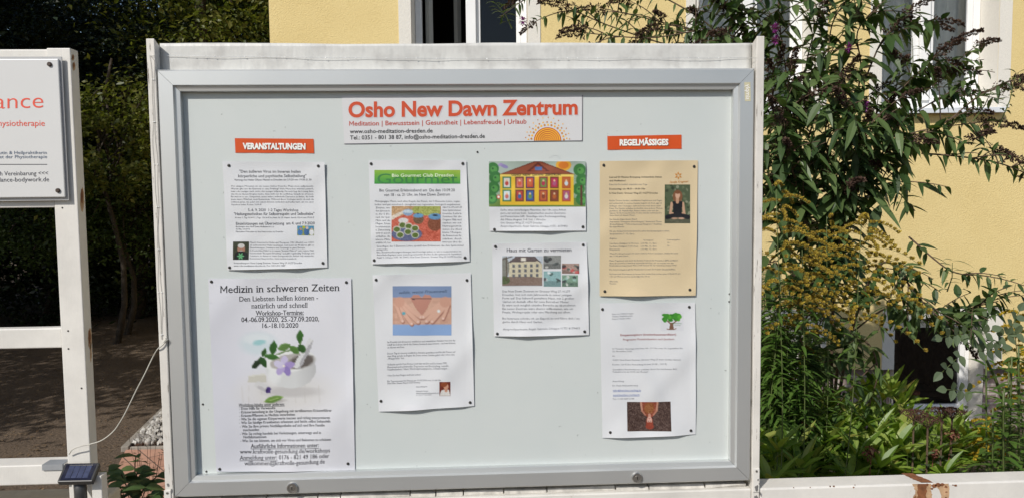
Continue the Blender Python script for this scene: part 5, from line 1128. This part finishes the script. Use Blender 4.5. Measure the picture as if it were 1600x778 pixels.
# main upright stems and arching branches: photo position and depth of each control point
for c, kw in (
    ([B0, (1270, 560, 3.7), (1235, 400, 3.6), (1215, 250, 3.5), (1205, 120, 3.4)], {}),
    ([B0, (1280, 540, 3.8), (1262, 380, 3.8), (1250, 210, 3.75), (1262, 90, 3.7), (1285, 20, 3.6)], dict(twigs=7)),
    ([(1262, 380, 3.8), (1225, 230, 3.7), (1180, 90, 3.6), (1130, 10, 3.5)], dict(twigs=6)),
    ([(1225, 230, 3.7), (1150, 80, 3.7), (1050, 40, 3.7), (935, 12, 3.7)], dict(twigs=6, L=.10, W=.032, start=.4)),
    ([(1180, 110, 3.6), (1120, 50, 3.6), (1010, 60, 3.6), (900, 50, 3.6)], dict(twigs=3, L=.09, W=.026, start=.4)),
    ([(1150, 80, 3.7), (1080, 20, 3.7), (960, -30, 3.7), (830, -12, 3.7)], dict(twigs=4, L=.09, W=.03, start=.3)),
    ([(1150, 90, 3.75), (1060, 75, 3.7), (950, 40, 3.65), (880, 8, 3.6)], dict(twigs=4, L=.09, W=.03, start=.3)),
    ([B0, (1300, 520, 3.7), (1310, 360, 3.6), (1330, 200, 3.5), (1370, 80, 3.4), (1400, 40, 3.35)], dict(twigs=7)),
    ([(1310, 360, 3.6), (1340, 240, 3.5), (1400, 150, 3.4), (1470, 80, 3.3)], dict(twigs=6)),
    ([(1330, 240, 3.5), (1390, 150, 3.5), (1440, 125, 3.5), (1495, 110, 3.5)], dict(twigs=4, L=.10)),
    ([(1310, 330, 3.6), (1370, 230, 3.5), (1440, 170, 3.4), (1500, 145, 3.4)], dict(twigs=4, L=.09)),
    ([(1300, 480, 3.6), (1330, 340, 3.4), (1370, 260, 3.3), (1420, 210, 3.25), (1545, 190, 3.2)], dict(twigs=5)),
    ([(1420, 225, 3.25), (1480, 190, 3.2), (1530, 150, 3.2), (1575, 135, 3.2)], dict(twigs=2, L=.07, W=.02)),
    ([(1440, 240, 3.3), (1500, 245, 3.2), (1560, 255, 3.2), (1612, 275, 3.2)], dict(twigs=4, L=.09, W=.03)),
    ([(1300, 450, 3.5), (1300, 300, 3.3), (1290, 200, 3.2), (1320, 120, 3.1)], dict(twigs=6, head=.13)),
    ([(1280, 480, 3.5), (1255, 330, 3.3), (1230, 240, 3.2), (1215, 180, 3.1)], dict(twigs=6)),
    ([(1290, 470, 3.5), (1330, 300, 3.3), (1340, 230, 3.2), (1350, 195, 3.15)], dict(twigs=6, head=.13)),
    ([(1275, 420, 3.5), (1240, 300, 3.35), (1220, 220, 3.3), (1238, 100, 3.2)], dict(twigs=6)),
    ([B0, (1330, 520, 3.55), (1380, 410, 3.3), (1440, 470, 3.15), (1505, 530, 3.1)], dict(twigs=5, L=.12, W=.045, start=.35, head=.07)),
    ([(1330, 520, 3.5), (1390, 480, 3.3), (1450, 500, 3.2), (1520, 480, 3.2), (1560, 470, 3.15)], dict(twigs=5, L=.12, W=.048, start=.25, head=.07)),
    ([B0, (1310, 570, 3.5), (1340, 530, 3.3), (1365, 550, 3.2), (1375, 600, 3.2)], dict(twigs=1, L=.13, W=.055, start=.4, head=0)),
    ([B0, (1270, 590, 3.4), (1250, 520, 3.2), (1280, 480, 3.1), (1310, 520, 3.05)], dict(twigs=1, L=.12, W=.05, start=.3, head=0)),
    ([(1310, 380, 3.5), (1360, 300, 3.35), (1390, 290, 3.3), (1430, 330, 3.25)], dict(twigs=3, head=.07)),
    ([(1420, 370, 3.3), (1480, 420, 3.2), (1520, 430, 3.2)], dict(twigs=1, L=.08, W=.03, head=0, step=.045)),
    ([(1290, 400, 3.6), (1270, 300, 3.5), (1300, 200, 3.45), (1300, 140, 3.4)], dict(twigs=6)),
    ([(1240, 420, 3.6), (1210, 330, 3.5), (1200, 270, 3.45), (1205, 200, 3.4)], dict(twigs=6)),
    ([(1262, 300, 3.7), (1240, 180, 3.6), (1222, 70, 3.55), (1215, -10, 3.5)], dict(twigs=6, W=.07)),
    ([(1240, 260, 3.7), (1200, 150, 3.65), (1165, 60, 3.6), (1150, -15, 3.5)], dict(twigs=6, W=.07)),
    ([(1262, 220, 3.65), (1290, 120, 3.6), (1300, 40, 3.55), (1330, -10, 3.5)], dict(twigs=5)),
    ([(1330, 200, 3.5), (1345, 110, 3.45), (1340, 50, 3.4), (1375, 10, 3.4)], dict(twigs=4)),
): bbranch(c, **kw)
# hanging large leaves in front
for i in range(46):
    px, py = rb.uniform(1195, 1440), rb.uniform(230, 420); 
    if px > 1340 and py > 330: continue
    bud.l.leaf(PZ(px, py, rb.uniform(3.2, 3.6)), (rb.uniform(-.7, .7), rb.uniform(-.8, .1), rb.uniform(-1, -.2)), (0, -.5, 1), rb.uniform(.11, .18), rb.uniform(.04, .072), .2, .25, 5)
bud.done('stem', 'budd')
for i, (p, d, L) in enumerate(heads[:96]):
    mb = MB(); panicle(mb, p - V(d).normalized() * L * .4, d, L * rb.uniform(1.1, 1.7), L * .25, rb, 1.5); mb.build('dead_flower_spike', M['seed'], bud.t)
for px, py, Z in ((1211, 45, 3.3), (1212, 63, 3.3), (817, 33, 3.6), (1326, 75, 3.3), (1354, 167, 3.2)):
    mb = MB(); c = PZ(px, py, Z)
    for k in range(120):
        d = V((rb.gauss(0, 1), rb.gauss(0, 1), rb.gauss(0, 1))).normalized(); mb.leaf(c + d * rb.uniform(.002, .018), d, (0, 0, 1), .009, .007, 0, .4, 1)
    mb.build('purple_flower', M['purple'], bud.t)
# young tip shoots rising out of the bush
yl_ = MB()
for px, py, dx, hh, Z in ((1560, 200, 28, 85, 3.1), (1420, 140, 6, 80, 3.3), (800, 45, -26, 40, 3.6), (1400, 330, 10, 40, 3.2), (1480, 455, 8, 45, 3.1), (1520, 190, 30, 50, 3.1)):
    ysh = MB(); a, b_ = PZ(px, py, Z), PZ(px + dx, py - hh, Z - .05); ysh.tube([a, a.lerp(b_, .5) + V((.01, 0, 0)), b_], [.003, .002, .001], 6); ysh.build('shoot', M['stem_green'], bud.t)
    for k in range(6):
        c = a.lerp(b_, .3 + .14 * k)
        for sg_ in (1, -1): yl_.leaf(c + V((0, 0, rb.uniform(-.01, .01))), (sg_ * 1, rb.uniform(-1.2, .8), rb.uniform(.1, .9)), (0, 0, 1), rb.uniform(.035, .09), rb.uniform(.010, .017), .5, .3, 4)
yl_.build('young_leaves', M['budd_fresh'], bud.t)

# ------------------------------------------------------------------ goldenrod
def goldenrod(label, base, tip, nplume, mat, rnd, leaves=40, spread=.16, side=0.0, L=.085, bright=False):
    t = thing('goldenrod', label, 'goldenrod', base, 'goldenrod plants in the flower bed')
    base, tip = V(base), V(tip); pts = [base.lerp(tip, i / 10) + V((.03 * math.sin(i * .4), 0, 0)) for i in range(11)]
    b = MB(); b.tube(pts, [.0034 - .0002 * i for i in range(11)], 6); lf_ = MB(); fl = MB()
    for k in range(leaves):
        t_ = .06 + .8 * k / leaves; p = base.lerp(tip, t_); a = k * 2.4
        lf_.leaf(p, (math.cos(a), math.sin(a), rnd.uniform(-.1, .5)), (0, 0, 1), L * rnd.uniform(.7, 1.2), L * .2, .35, .3, 4)
    for k in range(nplume):
        t_ = .74 + .27 * k / nplume; p = base.lerp(tip, t_); a = k * 2.4 + rnd.random(); sp = spread * (1.15 - .75 * (t_ - .74) / .27) * rnd.uniform(.7, 1.2)
        d = V((math.cos(a) + side, math.sin(a) * .7, rnd.uniform(.1, .5))); d.normalize()
        arc = [p + d * (sp * j / 8) - V((0, 0, .55 * sp * (j / 8) ** 2)) for j in range(9)]
        b.tube(arc, .0009, 4)
        for j in range(1, 9):
            for _ in range(int(34 * sp / .12)):
                q_ = arc[j] + V((rnd.uniform(-.005, .005), rnd.uniform(-.005, .005), rnd.uniform(.0, .009))); fl.leaf(q_, (rnd.uniform(-1, 1), rnd.uniform(-1, 1), 1), (1, 0, 0), .008, .007, 0, .4, 1)
    b.build('stem', M['stem_green'], t, smooth=True); lf_.build('foliage', M['grod_leaf'], t); fl.build('plume', M[mat], t)
rg = random.Random(77)
for lab, (bx, by), (tx, ty), Z, n, mat, sp, side in (
    ('tall goldenrod with drooping ochre plume beside the right plank of the noticeboard', (1205, 740), (1222, 296), 2.9, 26, 'golden', .22, .5),
    ('goldenrod with broad ochre plume reaching over the yellow wall', (1290, 740), (1355, 342), 3.0, 34, 'golden', .26, .25),
    ('goldenrod with browning plume low beside the noticeboard edge', (1235, 740), (1262, 372), 3.0, 22, 'golden', .16, .4),
    ('goldenrod bending between the two ochre plumes', (1270, 740), (1300, 338), 3.2, 18, 'golden', .16, .3),
    ('goldenrod with small faded plume near the left basement window', (1225, 740), (1250, 530), 3.3, 12, 'golden', .10, 0),
    ('small bright yellow goldenrod just above the white fence rail', (1536, 735), (1543, 655), 3.2, 22, 'golden_bright', .10, 0),
    ('goldenrod with yellow tips at the right edge of the photo', (1592, 740), (1592, 480), 3.0, 16, 'golden_bright', .13, -.3),
    ('leafy goldenrod with yellow plume behind the rose at the right edge', (1570, 740), (1597, 560), 3.2, 14, 'golden_bright', .10, .2)):
    Z += .02 if bx < 1300 else .15; goldenrod(lab, V((*PZ(bx, by, Z).xy, .03)), PZ(tx, ty, Z), n, mat, rg, 60, sp * 1.1, side)
# willowy leafy stems crowding beside the noticeboard
th = Shrub('leafy_perennial', 'dense narrow leaved green perennial crowding beside the noticeboard post', 'perennial', V((*PZ(1225, 700, 3).xy, .03)))
for i in range(34):
    px = 1190 + rg.random() * 78; topy = rg.uniform(400, 560) + (px - 1190) * .9; Z = rg.uniform(3.15, 3.5)
    top = PZ(px + rg.uniform(-15, 25), topy, Z); b_ = V((*PZ(px, 700, Z).xy, .03)); pts = [b_.lerp(top, j / 12) + V((.02 * math.sin(j * .5 + i), 0, 0)) for j in range(13)]
    th.b.tube(pts, [.004 - .0002 * j for j in range(13)], 5)
    for k in range(84):
        t_ = .25 + .75 * k / 84; a = k * 2.4 + i + rg.uniform(-.5, .5); p = b_.lerp(top, t_)
        th.l.leaf(p, (math.cos(a), math.sin(a), rg.uniform(.0, .7)), (0, 0, 1), rg.uniform(.07, .12), rg.uniform(.015, .026), .45, .3, 4)
th.done('stem_green', 'grod_leaf')

# ------------------------------------------------------------------ peonies and other low plants
def peony(label, px, py, Z, r_, n, rnd, tall=.0):
    Z += .5; r_ *= 1.2; n = int(n * 1.3); c = PZ(px, py, Z); t = thing('peony', label, 'peony', V((c.x, c.y, .03)), 'peonies behind the white fence rail'); b, l = MB(), MB()
    for k in range(n):
        a = k * 2.4 + rnd.random() * .4; sp = r_ * math.sqrt((k + .5) / n); tip = V((c.x + sp * math.cos(a), c.y + sp * math.sin(a) * .8, c.z - .25 * sp * rnd.uniform(.3, 1.6) + rnd.uniform(-.05, .05)))
        bs = V((c.x + sp * .2 * math.cos(a), c.y + sp * .2 * math.sin(a), .03)); b.tube([bs, bs.lerp(tip, .6) + V((0, 0, .04)), tip], [.005, .004, .002], 5)
        for lv in range(2):
            p0 = tip if lv == 0 else bs.lerp(tip, .82) + V((0, 0, .02))
            for j in range(7):
                aa = j * 6.28 / 7 + rnd.uniform(-.3, .3) + k; up = .75 if lv == 0 else .25
                d = V((math.cos(aa), math.sin(aa), rnd.uniform(.5, 2.0) * up + .15)); l.leaf(p0 + d * .01, d, (-d.x * .3, -d.y * .3 - .25, 1), rnd.uniform(.10, .17), rnd.uniform(.026, .042), rnd.uniform(.0, .3), rnd.uniform(.15, .5), 5)
    b.build('stem', M['stem_green'], t); l.build('foliage', M['peony'], t); return t, c
rp = random.Random(31)
pe = []
for lab, px, py, Z, r_, n in (('bright green peony tight against the noticeboard post', 1222, 672, 2.85, .20, 13), ('bright green peony with a dry brown flower head standing above it', 1275, 655, 2.95, .20, 13), ('broad bright green peony with dark red dead bloom in the middle of the bed', 1345, 668, 2.85, .24, 15),
                              ('upright peony shoot in front of the bricks left of the basement window', 1375, 622, 3.1, .11, 7), ('peony leaning right under the basement window', 1412, 668, 2.95, .18, 11), ('low peony with faded pink flower near the small yellow goldenrod', 1478, 682, 2.95, .16, 9), ('low peony leaves spilling onto the left end of the white rail', 1200, 708, 2.5, .14, 8), ('pale green peony low behind the rust stain', 1420, 700, 2.75, .15, 9), ('low peony leaves in front of the dark red dead bloom', 1310, 705, 2.7, .2, 11)):
    pe.append(peony(lab, px, py, Z, r_, n, rp))
def deadbloom(parent, px, py, Z, s_, mat):
    Z += .45; s_ *= 1.2; mb = MB(); c = PZ(px, py, Z)
    for k in range(90):
        d = V((rp.gauss(0, 1), rp.gauss(0, 1), rp.gauss(-.2, 1))).normalized(); mb.leaf(c + d * s_ * rp.uniform(.1, .75), V((rp.gauss(0, 1), rp.gauss(0, 1), rp.gauss(-.6, 1))), (rp.random(), 0, 1), s_ * rp.uniform(.35, .7), s_ * rp.uniform(.25, .5), .2, .5, 2)
    mb.tube([c, V((c.x, c.y + .02, c.z - .16))], .002, 5); mb.build('dead_bloom', M[mat], parent)
deadbloom(pe[2][0], 1362, 706, 2.6, .032, 'dead_rose'); deadbloom(pe[1][0], 1262, 663, 2.75, .026, 'dead_rose'); deadbloom(pe[5][0], 1487, 676, 2.75, .03, 'dead_rose'); deadbloom(pe[5][0], 1459, 706, 2.7, .022, 'dead_rose')
for lab, px, py, Z in (('brown flat topped sedum left of the basement window jar', 1428, 641, 3.15), ('largest brown flat topped sedum under the basement window', 1472, 638, 3.15), ('low brown sedum head below the basement window frame', 1450, 652, 3.1), ('small brown sedum at the right corner of the basement window', 1488, 638, 3.2)):
    c = PZ(px, py, Z); t = thing('sedum', lab, 'sedum', V((c.x, c.y, .03)), 'brown sedum under the basement window'); b, hd, lf_ = MB(), MB(), MB()
    b.tube([V((c.x, c.y, .03)), c - V((0, 0, .04))], .004, 6)
    for k in range(260):
        a, q_ = rp.random() * 6.28, rp.random() ** .5 * .055; p = c + V((q_ * math.cos(a), q_ * math.sin(a), -.25 * q_ + rp.uniform(-.004, .004))); hd.leaf(p, (rp.uniform(-1, 1), rp.uniform(-1, 1), 1), (1, 0, 0), .008, .008, 0, .4, 1)
        if k % 12 == 0: b.tube([c - V((0, 0, .045)), p], .0012, 4)
    for k in range(10): a = k * 2.4; lf_.leaf(V((c.x, c.y, c.z * (.4 + .05 * k))), (math.cos(a), math.sin(a), .3), (0, 0, 1), .05, .025, .2, .2, 3)
    b.build('stem', M['stem'], t); hd.build('flower_head', M['sedum'], t); lf_.build('foliage', M['rose_leaf'], t)
# rose at the right with round matt leaves on one thick cane
ro = Shrub('rose_bush', 'rose cane with round matt grey green leaves across the basement window', 'rose', V((*PZ(1580, 760, 3.2).xy, .03)))
def rose_spray(p, d, rnd, s_=1.0):
    for j in range(3):
        q_ = p + d * (.035 * j)
        for sg_ in (1, -1): ro.l.leaf(q_, V((d.z, 0, -d.x)) * sg_ + d * .4 + V((0, -.3, 0)), (0, -1, .6), .045 * s_, .034 * s_, .1, .12, 4)
    ro.l.leaf(p + d * .1, d, (0, -1, .6), .048 * s_, .036 * s_, .1, .12, 4); ro.b.tube([p, p + d * .1], .0013, 4)
cane = branch_pts([(1590, 740, 3.2), (1565, 620, 3.15), (1540, 560, 3.1), (1515, 520, 3.05), (1490, 492, 3.0)]); ro.b.tube(cane, [.008 - .0002 * i for i in range(len(cane))], 7)
for px, py, dx, dz, Z in ((1500, 555, -.6, -.5, 3.0), (1515, 530, .8, .3, 3.05), (1530, 548, 1, .1, 3.05), (1515, 610, -1, .1, 3.0), (1508, 520, -.8, -.1, 3.0), (1575, 520, .4, .8, 3.1), (1560, 525, .9, .2, 3.1)):
    rose_spray(PZ(px, py, Z), V((dx, rp.uniform(-.3, .1), dz)).normalized(), rp)
ro.done('stem_green', 'rose_leaf')
dk = Shrub('leafy_shrub', 'dark green leafy shrub with upright stems at the right edge of the photo', 'shrub', V((*PZ(1585, 740, 2.9).xy, .03)))
for i in range(13):
    px = 1545 + 70 * rp.random(); top = PZ(px + rp.uniform(-12, 12), rp.uniform(500, 640), rp.uniform(2.7, 3.1)); b_ = V((*PZ(px, 740, 2.9).xy, .03)); pts = [b_.lerp(top, j / 10) for j in range(11)]
    dk.b.tube(pts, .0035, 5)
    for k in range(34): a = k * 2.4 + i; dk.l.leaf(b_.lerp(top, .3 + .7 * k / 34), (math.cos(a), math.sin(a), rp.uniform(0, .6)), (0, 0, 1), rp.uniform(.05, .09), rp.uniform(.018, .03), .3, .3, 4)
dk.done('stem_green', 'grod_leaf')
# ground cover between the plants
gc = MB()
for i in range(5200):
    px, py, Z = rp.uniform(1200, 1640), 740, rp.uniform(2.2, 4.9); p = PZ(px, py, Z); h = (.16 + .34 * rp.random()) if px > 1440 else .1 + .28 * rp.random()
    if Z > 4.2: h *= .5
    a = rp.random() * 6.28; gc.leaf(V((p.x, p.y, h * rp.uniform(.4, 1.2))), (math.cos(a), math.sin(a), rp.uniform(-.1, .5)), (0, 0, 1), rp.uniform(.03, .06), rp.uniform(.018, .03), .2, .2, 2)
o = gc.build('ground_cover', M['cover'], origin=(0, 0, 0)); o['kind'] = 'stuff'; tag(o, 'dark small leaved ground cover under the flowers', 'ground cover')
# bramble-like seedling on the brick path
sb_ = Shrub('weed', 'dark leaved weed growing beside the terracotta path between post and noticeboard', 'weed', PG(205, 800, .0))
for px, py, Z in ((215, 735, 2.9), (245, 745, 2.8), (190, 742, 2.9), (170, 735, 3.0), (228, 762, 2.7), (200, 760, 2.75), (180, 768, 2.7), (240, 775, 2.6), (212, 712, 3.0)):
    b_ = PG(210, 830, 0); tp_ = PZ(px, py, Z); pts = [b_.lerp(tp_, j / 8) + V((0, 0, .06 * math.sin(j / 8 * 3.1))) for j in range(9)]; sb_.b.tube(pts, .0022, 5)
    for k in range(7):
        a = rp.random() * 6.28; sb_.l.leaf(pts[8 - k // 2] , (math.cos(a), math.sin(a), rp.uniform(-.2, .5)), (0, -.3, 1), rp.uniform(.05, .10), rp.uniform(.03, .055), .25, .2, 4)
for k in range(16):
    p = PZ(rp.uniform(195, 262), rp.uniform(672, 735), 3.0); b_ = PG(230, 830, 0); sb_.b.tube([b_.lerp(p, .5), p], .0008, 4); sb_.l.leaf(p, (0, -1, .2), (0, 0, 1), .013, .012, 0, .3, 3)
sb_.done('stem', 'budd')

# ================================================================== TREES
def crown_mesh(name, mat, n_clump, per, rx, rz, leaf, seed, clump=.45, flat=.6, shell=.35):
    r = np.random.default_rng(seed); d = r.normal(size=(n_clump, 3)); d /= np.linalg.norm(d, axis=1)[:, None]; rad = shell + (1 - shell) * r.random(n_clump) ** .5
    cc = d * rad[:, None] * np.array([rx, rx, rz]); sz = clump * r.uniform(.6, 1.4, n_clump)
    ci = np.repeat(np.arange(n_clump), per); N = len(ci)
    p = cc[ci] + r.normal(size=(N, 3)) * np.array([1, 1, flat]) * sz[ci][:, None] * .55
    a = r.random(N) * 2 * np.pi; el = r.normal(-.25, .5, N); dr = np.stack([np.cos(a) * np.cos(el), np.sin(a) * np.cos(el), np.sin(el)], 1)
    up = r.normal(size=(N, 3)) * .55 + np.array([0, 0, 1]); sd = np.cross(dr, up); sd /= np.linalg.norm(sd, axis=1)[:, None] + 1e-9
    L = leaf * r.uniform(.6, 1.3, N)[:, None]; W = L * .26; nr = np.cross(sd, dr) * L * .1
    v = np.stack([p, p + dr * L * .45 + sd * W + nr, p + dr * L, p + dr * L * .45 - sd * W + nr], 1).reshape(-1, 3)
    i0 = np.arange(N)[:, None] * 4; f = np.concatenate([i0 + [0, 1, 2], i0 + [0, 2, 3]], 1).reshape(-1, 3)
    me = bpy.data.meshes.new(name); me.vertices.add(len(v)); me.vertices.foreach_set('co', v.astype(np.float32).ravel())
    me.loops.add(len(f) * 3); me.loops.foreach_set('vertex_index', f.astype(np.int32).ravel()); me.polygons.add(len(f)); me.polygons.foreach_set('loop_start', np.arange(len(f), dtype=np.int32) * 3); me.polygons.foreach_set('loop_total', np.full(len(f), 3, np.int32))
    me.materials.append(M[mat]); me.update(); me.validate(); return me, cc
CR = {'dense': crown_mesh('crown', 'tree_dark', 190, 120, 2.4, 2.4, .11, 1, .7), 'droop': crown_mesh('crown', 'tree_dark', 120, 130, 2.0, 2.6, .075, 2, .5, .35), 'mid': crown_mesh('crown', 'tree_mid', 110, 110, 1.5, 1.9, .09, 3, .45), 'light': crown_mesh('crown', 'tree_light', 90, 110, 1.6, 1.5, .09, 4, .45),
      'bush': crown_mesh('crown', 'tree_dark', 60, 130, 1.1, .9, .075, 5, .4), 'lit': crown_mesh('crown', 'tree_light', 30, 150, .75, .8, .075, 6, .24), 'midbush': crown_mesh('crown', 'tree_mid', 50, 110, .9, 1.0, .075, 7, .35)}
def tree(label, x, y, zc, kind, sc=1.0, cat='tree', group=None, trunk=.12, seed=0, name='tree'):
    me, cc = CR[kind]; t = thing(name, label, cat, (x, y, 0), group); r = random.Random(seed)
    c = bpy.data.objects.new('crown', me); C.objects.link(c); c.parent = t; c.location = (0, 0, zc); c.rotation_euler = (0, 0, r.random() * 6.28); c.scale = (sc,) * 3
    b = MB(); top = zc + .9 * sc; b.tube([V((x + .12 * math.sin(k), y, top * k / 7)) for k in range(8)], [trunk * (1 - .09 * k) for k in range(8)], 8)
    rot = Matrix.Rotation(c.rotation_euler.z, 3, 'Z')
    for k in range(14):
        e = rot @ V(cc[(k * 7) % len(cc)]) * sc + V((x, y, zc)); s0 = V((x, y, max(.2, zc - .6 * sc + .08 * k))); b.tube([s0, s0.lerp(e, .5) + V((0, 0, .1)), e], [trunk * .35, trunk * .2, .008], 5)
    b.build('trunk', M['bark'], t, smooth=True); return t
TG = 'trees beyond the fence'
# seen between the sign, the post and the noticeboard
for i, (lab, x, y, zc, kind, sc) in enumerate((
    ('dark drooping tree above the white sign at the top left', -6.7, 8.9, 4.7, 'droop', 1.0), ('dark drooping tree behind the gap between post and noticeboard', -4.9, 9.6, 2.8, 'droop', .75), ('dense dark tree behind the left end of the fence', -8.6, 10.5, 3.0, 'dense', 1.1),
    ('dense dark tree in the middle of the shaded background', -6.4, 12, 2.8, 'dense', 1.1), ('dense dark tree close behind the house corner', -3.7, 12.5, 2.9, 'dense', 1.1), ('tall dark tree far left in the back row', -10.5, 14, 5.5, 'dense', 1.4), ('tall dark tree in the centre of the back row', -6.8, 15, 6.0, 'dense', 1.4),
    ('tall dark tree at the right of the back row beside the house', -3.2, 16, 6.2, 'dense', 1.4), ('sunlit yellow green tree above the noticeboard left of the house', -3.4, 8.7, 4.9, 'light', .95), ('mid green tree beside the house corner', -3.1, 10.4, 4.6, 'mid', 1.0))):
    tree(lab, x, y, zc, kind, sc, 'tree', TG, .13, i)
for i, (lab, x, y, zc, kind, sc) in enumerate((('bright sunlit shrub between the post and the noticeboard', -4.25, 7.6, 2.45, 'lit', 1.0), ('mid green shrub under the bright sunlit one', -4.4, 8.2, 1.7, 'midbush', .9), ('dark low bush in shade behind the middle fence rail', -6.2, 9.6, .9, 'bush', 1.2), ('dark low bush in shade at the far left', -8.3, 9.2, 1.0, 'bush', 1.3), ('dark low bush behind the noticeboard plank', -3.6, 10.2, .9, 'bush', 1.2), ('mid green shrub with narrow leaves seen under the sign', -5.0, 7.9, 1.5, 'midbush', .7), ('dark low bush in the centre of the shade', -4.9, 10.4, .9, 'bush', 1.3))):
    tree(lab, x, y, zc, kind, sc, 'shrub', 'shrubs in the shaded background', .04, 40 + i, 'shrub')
# out of frame to the left: the trees whose shade lies on the path and the background
for i, (x, y, zc, kind, sc) in enumerate(((-6.0, 3.2, 3.6, 'dense', .85), (-9.0, 6.6, 5.0, 'dense', 1.05), (-10.5, 4.0, 7.0, 'dense', 1.2), (-9.6, 8.1, 6.9, 'dense', 1.05), (-11.5, 6.5, 7.8, 'dense', 1.2), (-8.2, 6.5, 8.8, 'dense', .85))):
    tree('dense shade tree beside the path beyond the left edge of the picture', x, y, zc, kind, sc, 'tree', 'shade trees left of the picture', .16, 80 + i)
# a far treeline closing the horizon
me, cc = crown_mesh('woods', 'tree_dark', 240, 60, 26, 3.2, .6, 9, 2.2, .8, .1)
o = bpy.data.objects.new('woods', me); C.objects.link(o); o.location = (-14, 36, 4.5); o.scale = (1, .18, 1.3); o['kind'] = 'stuff'; tag(o, 'dark mass of far woods behind the garden trees', 'woods')
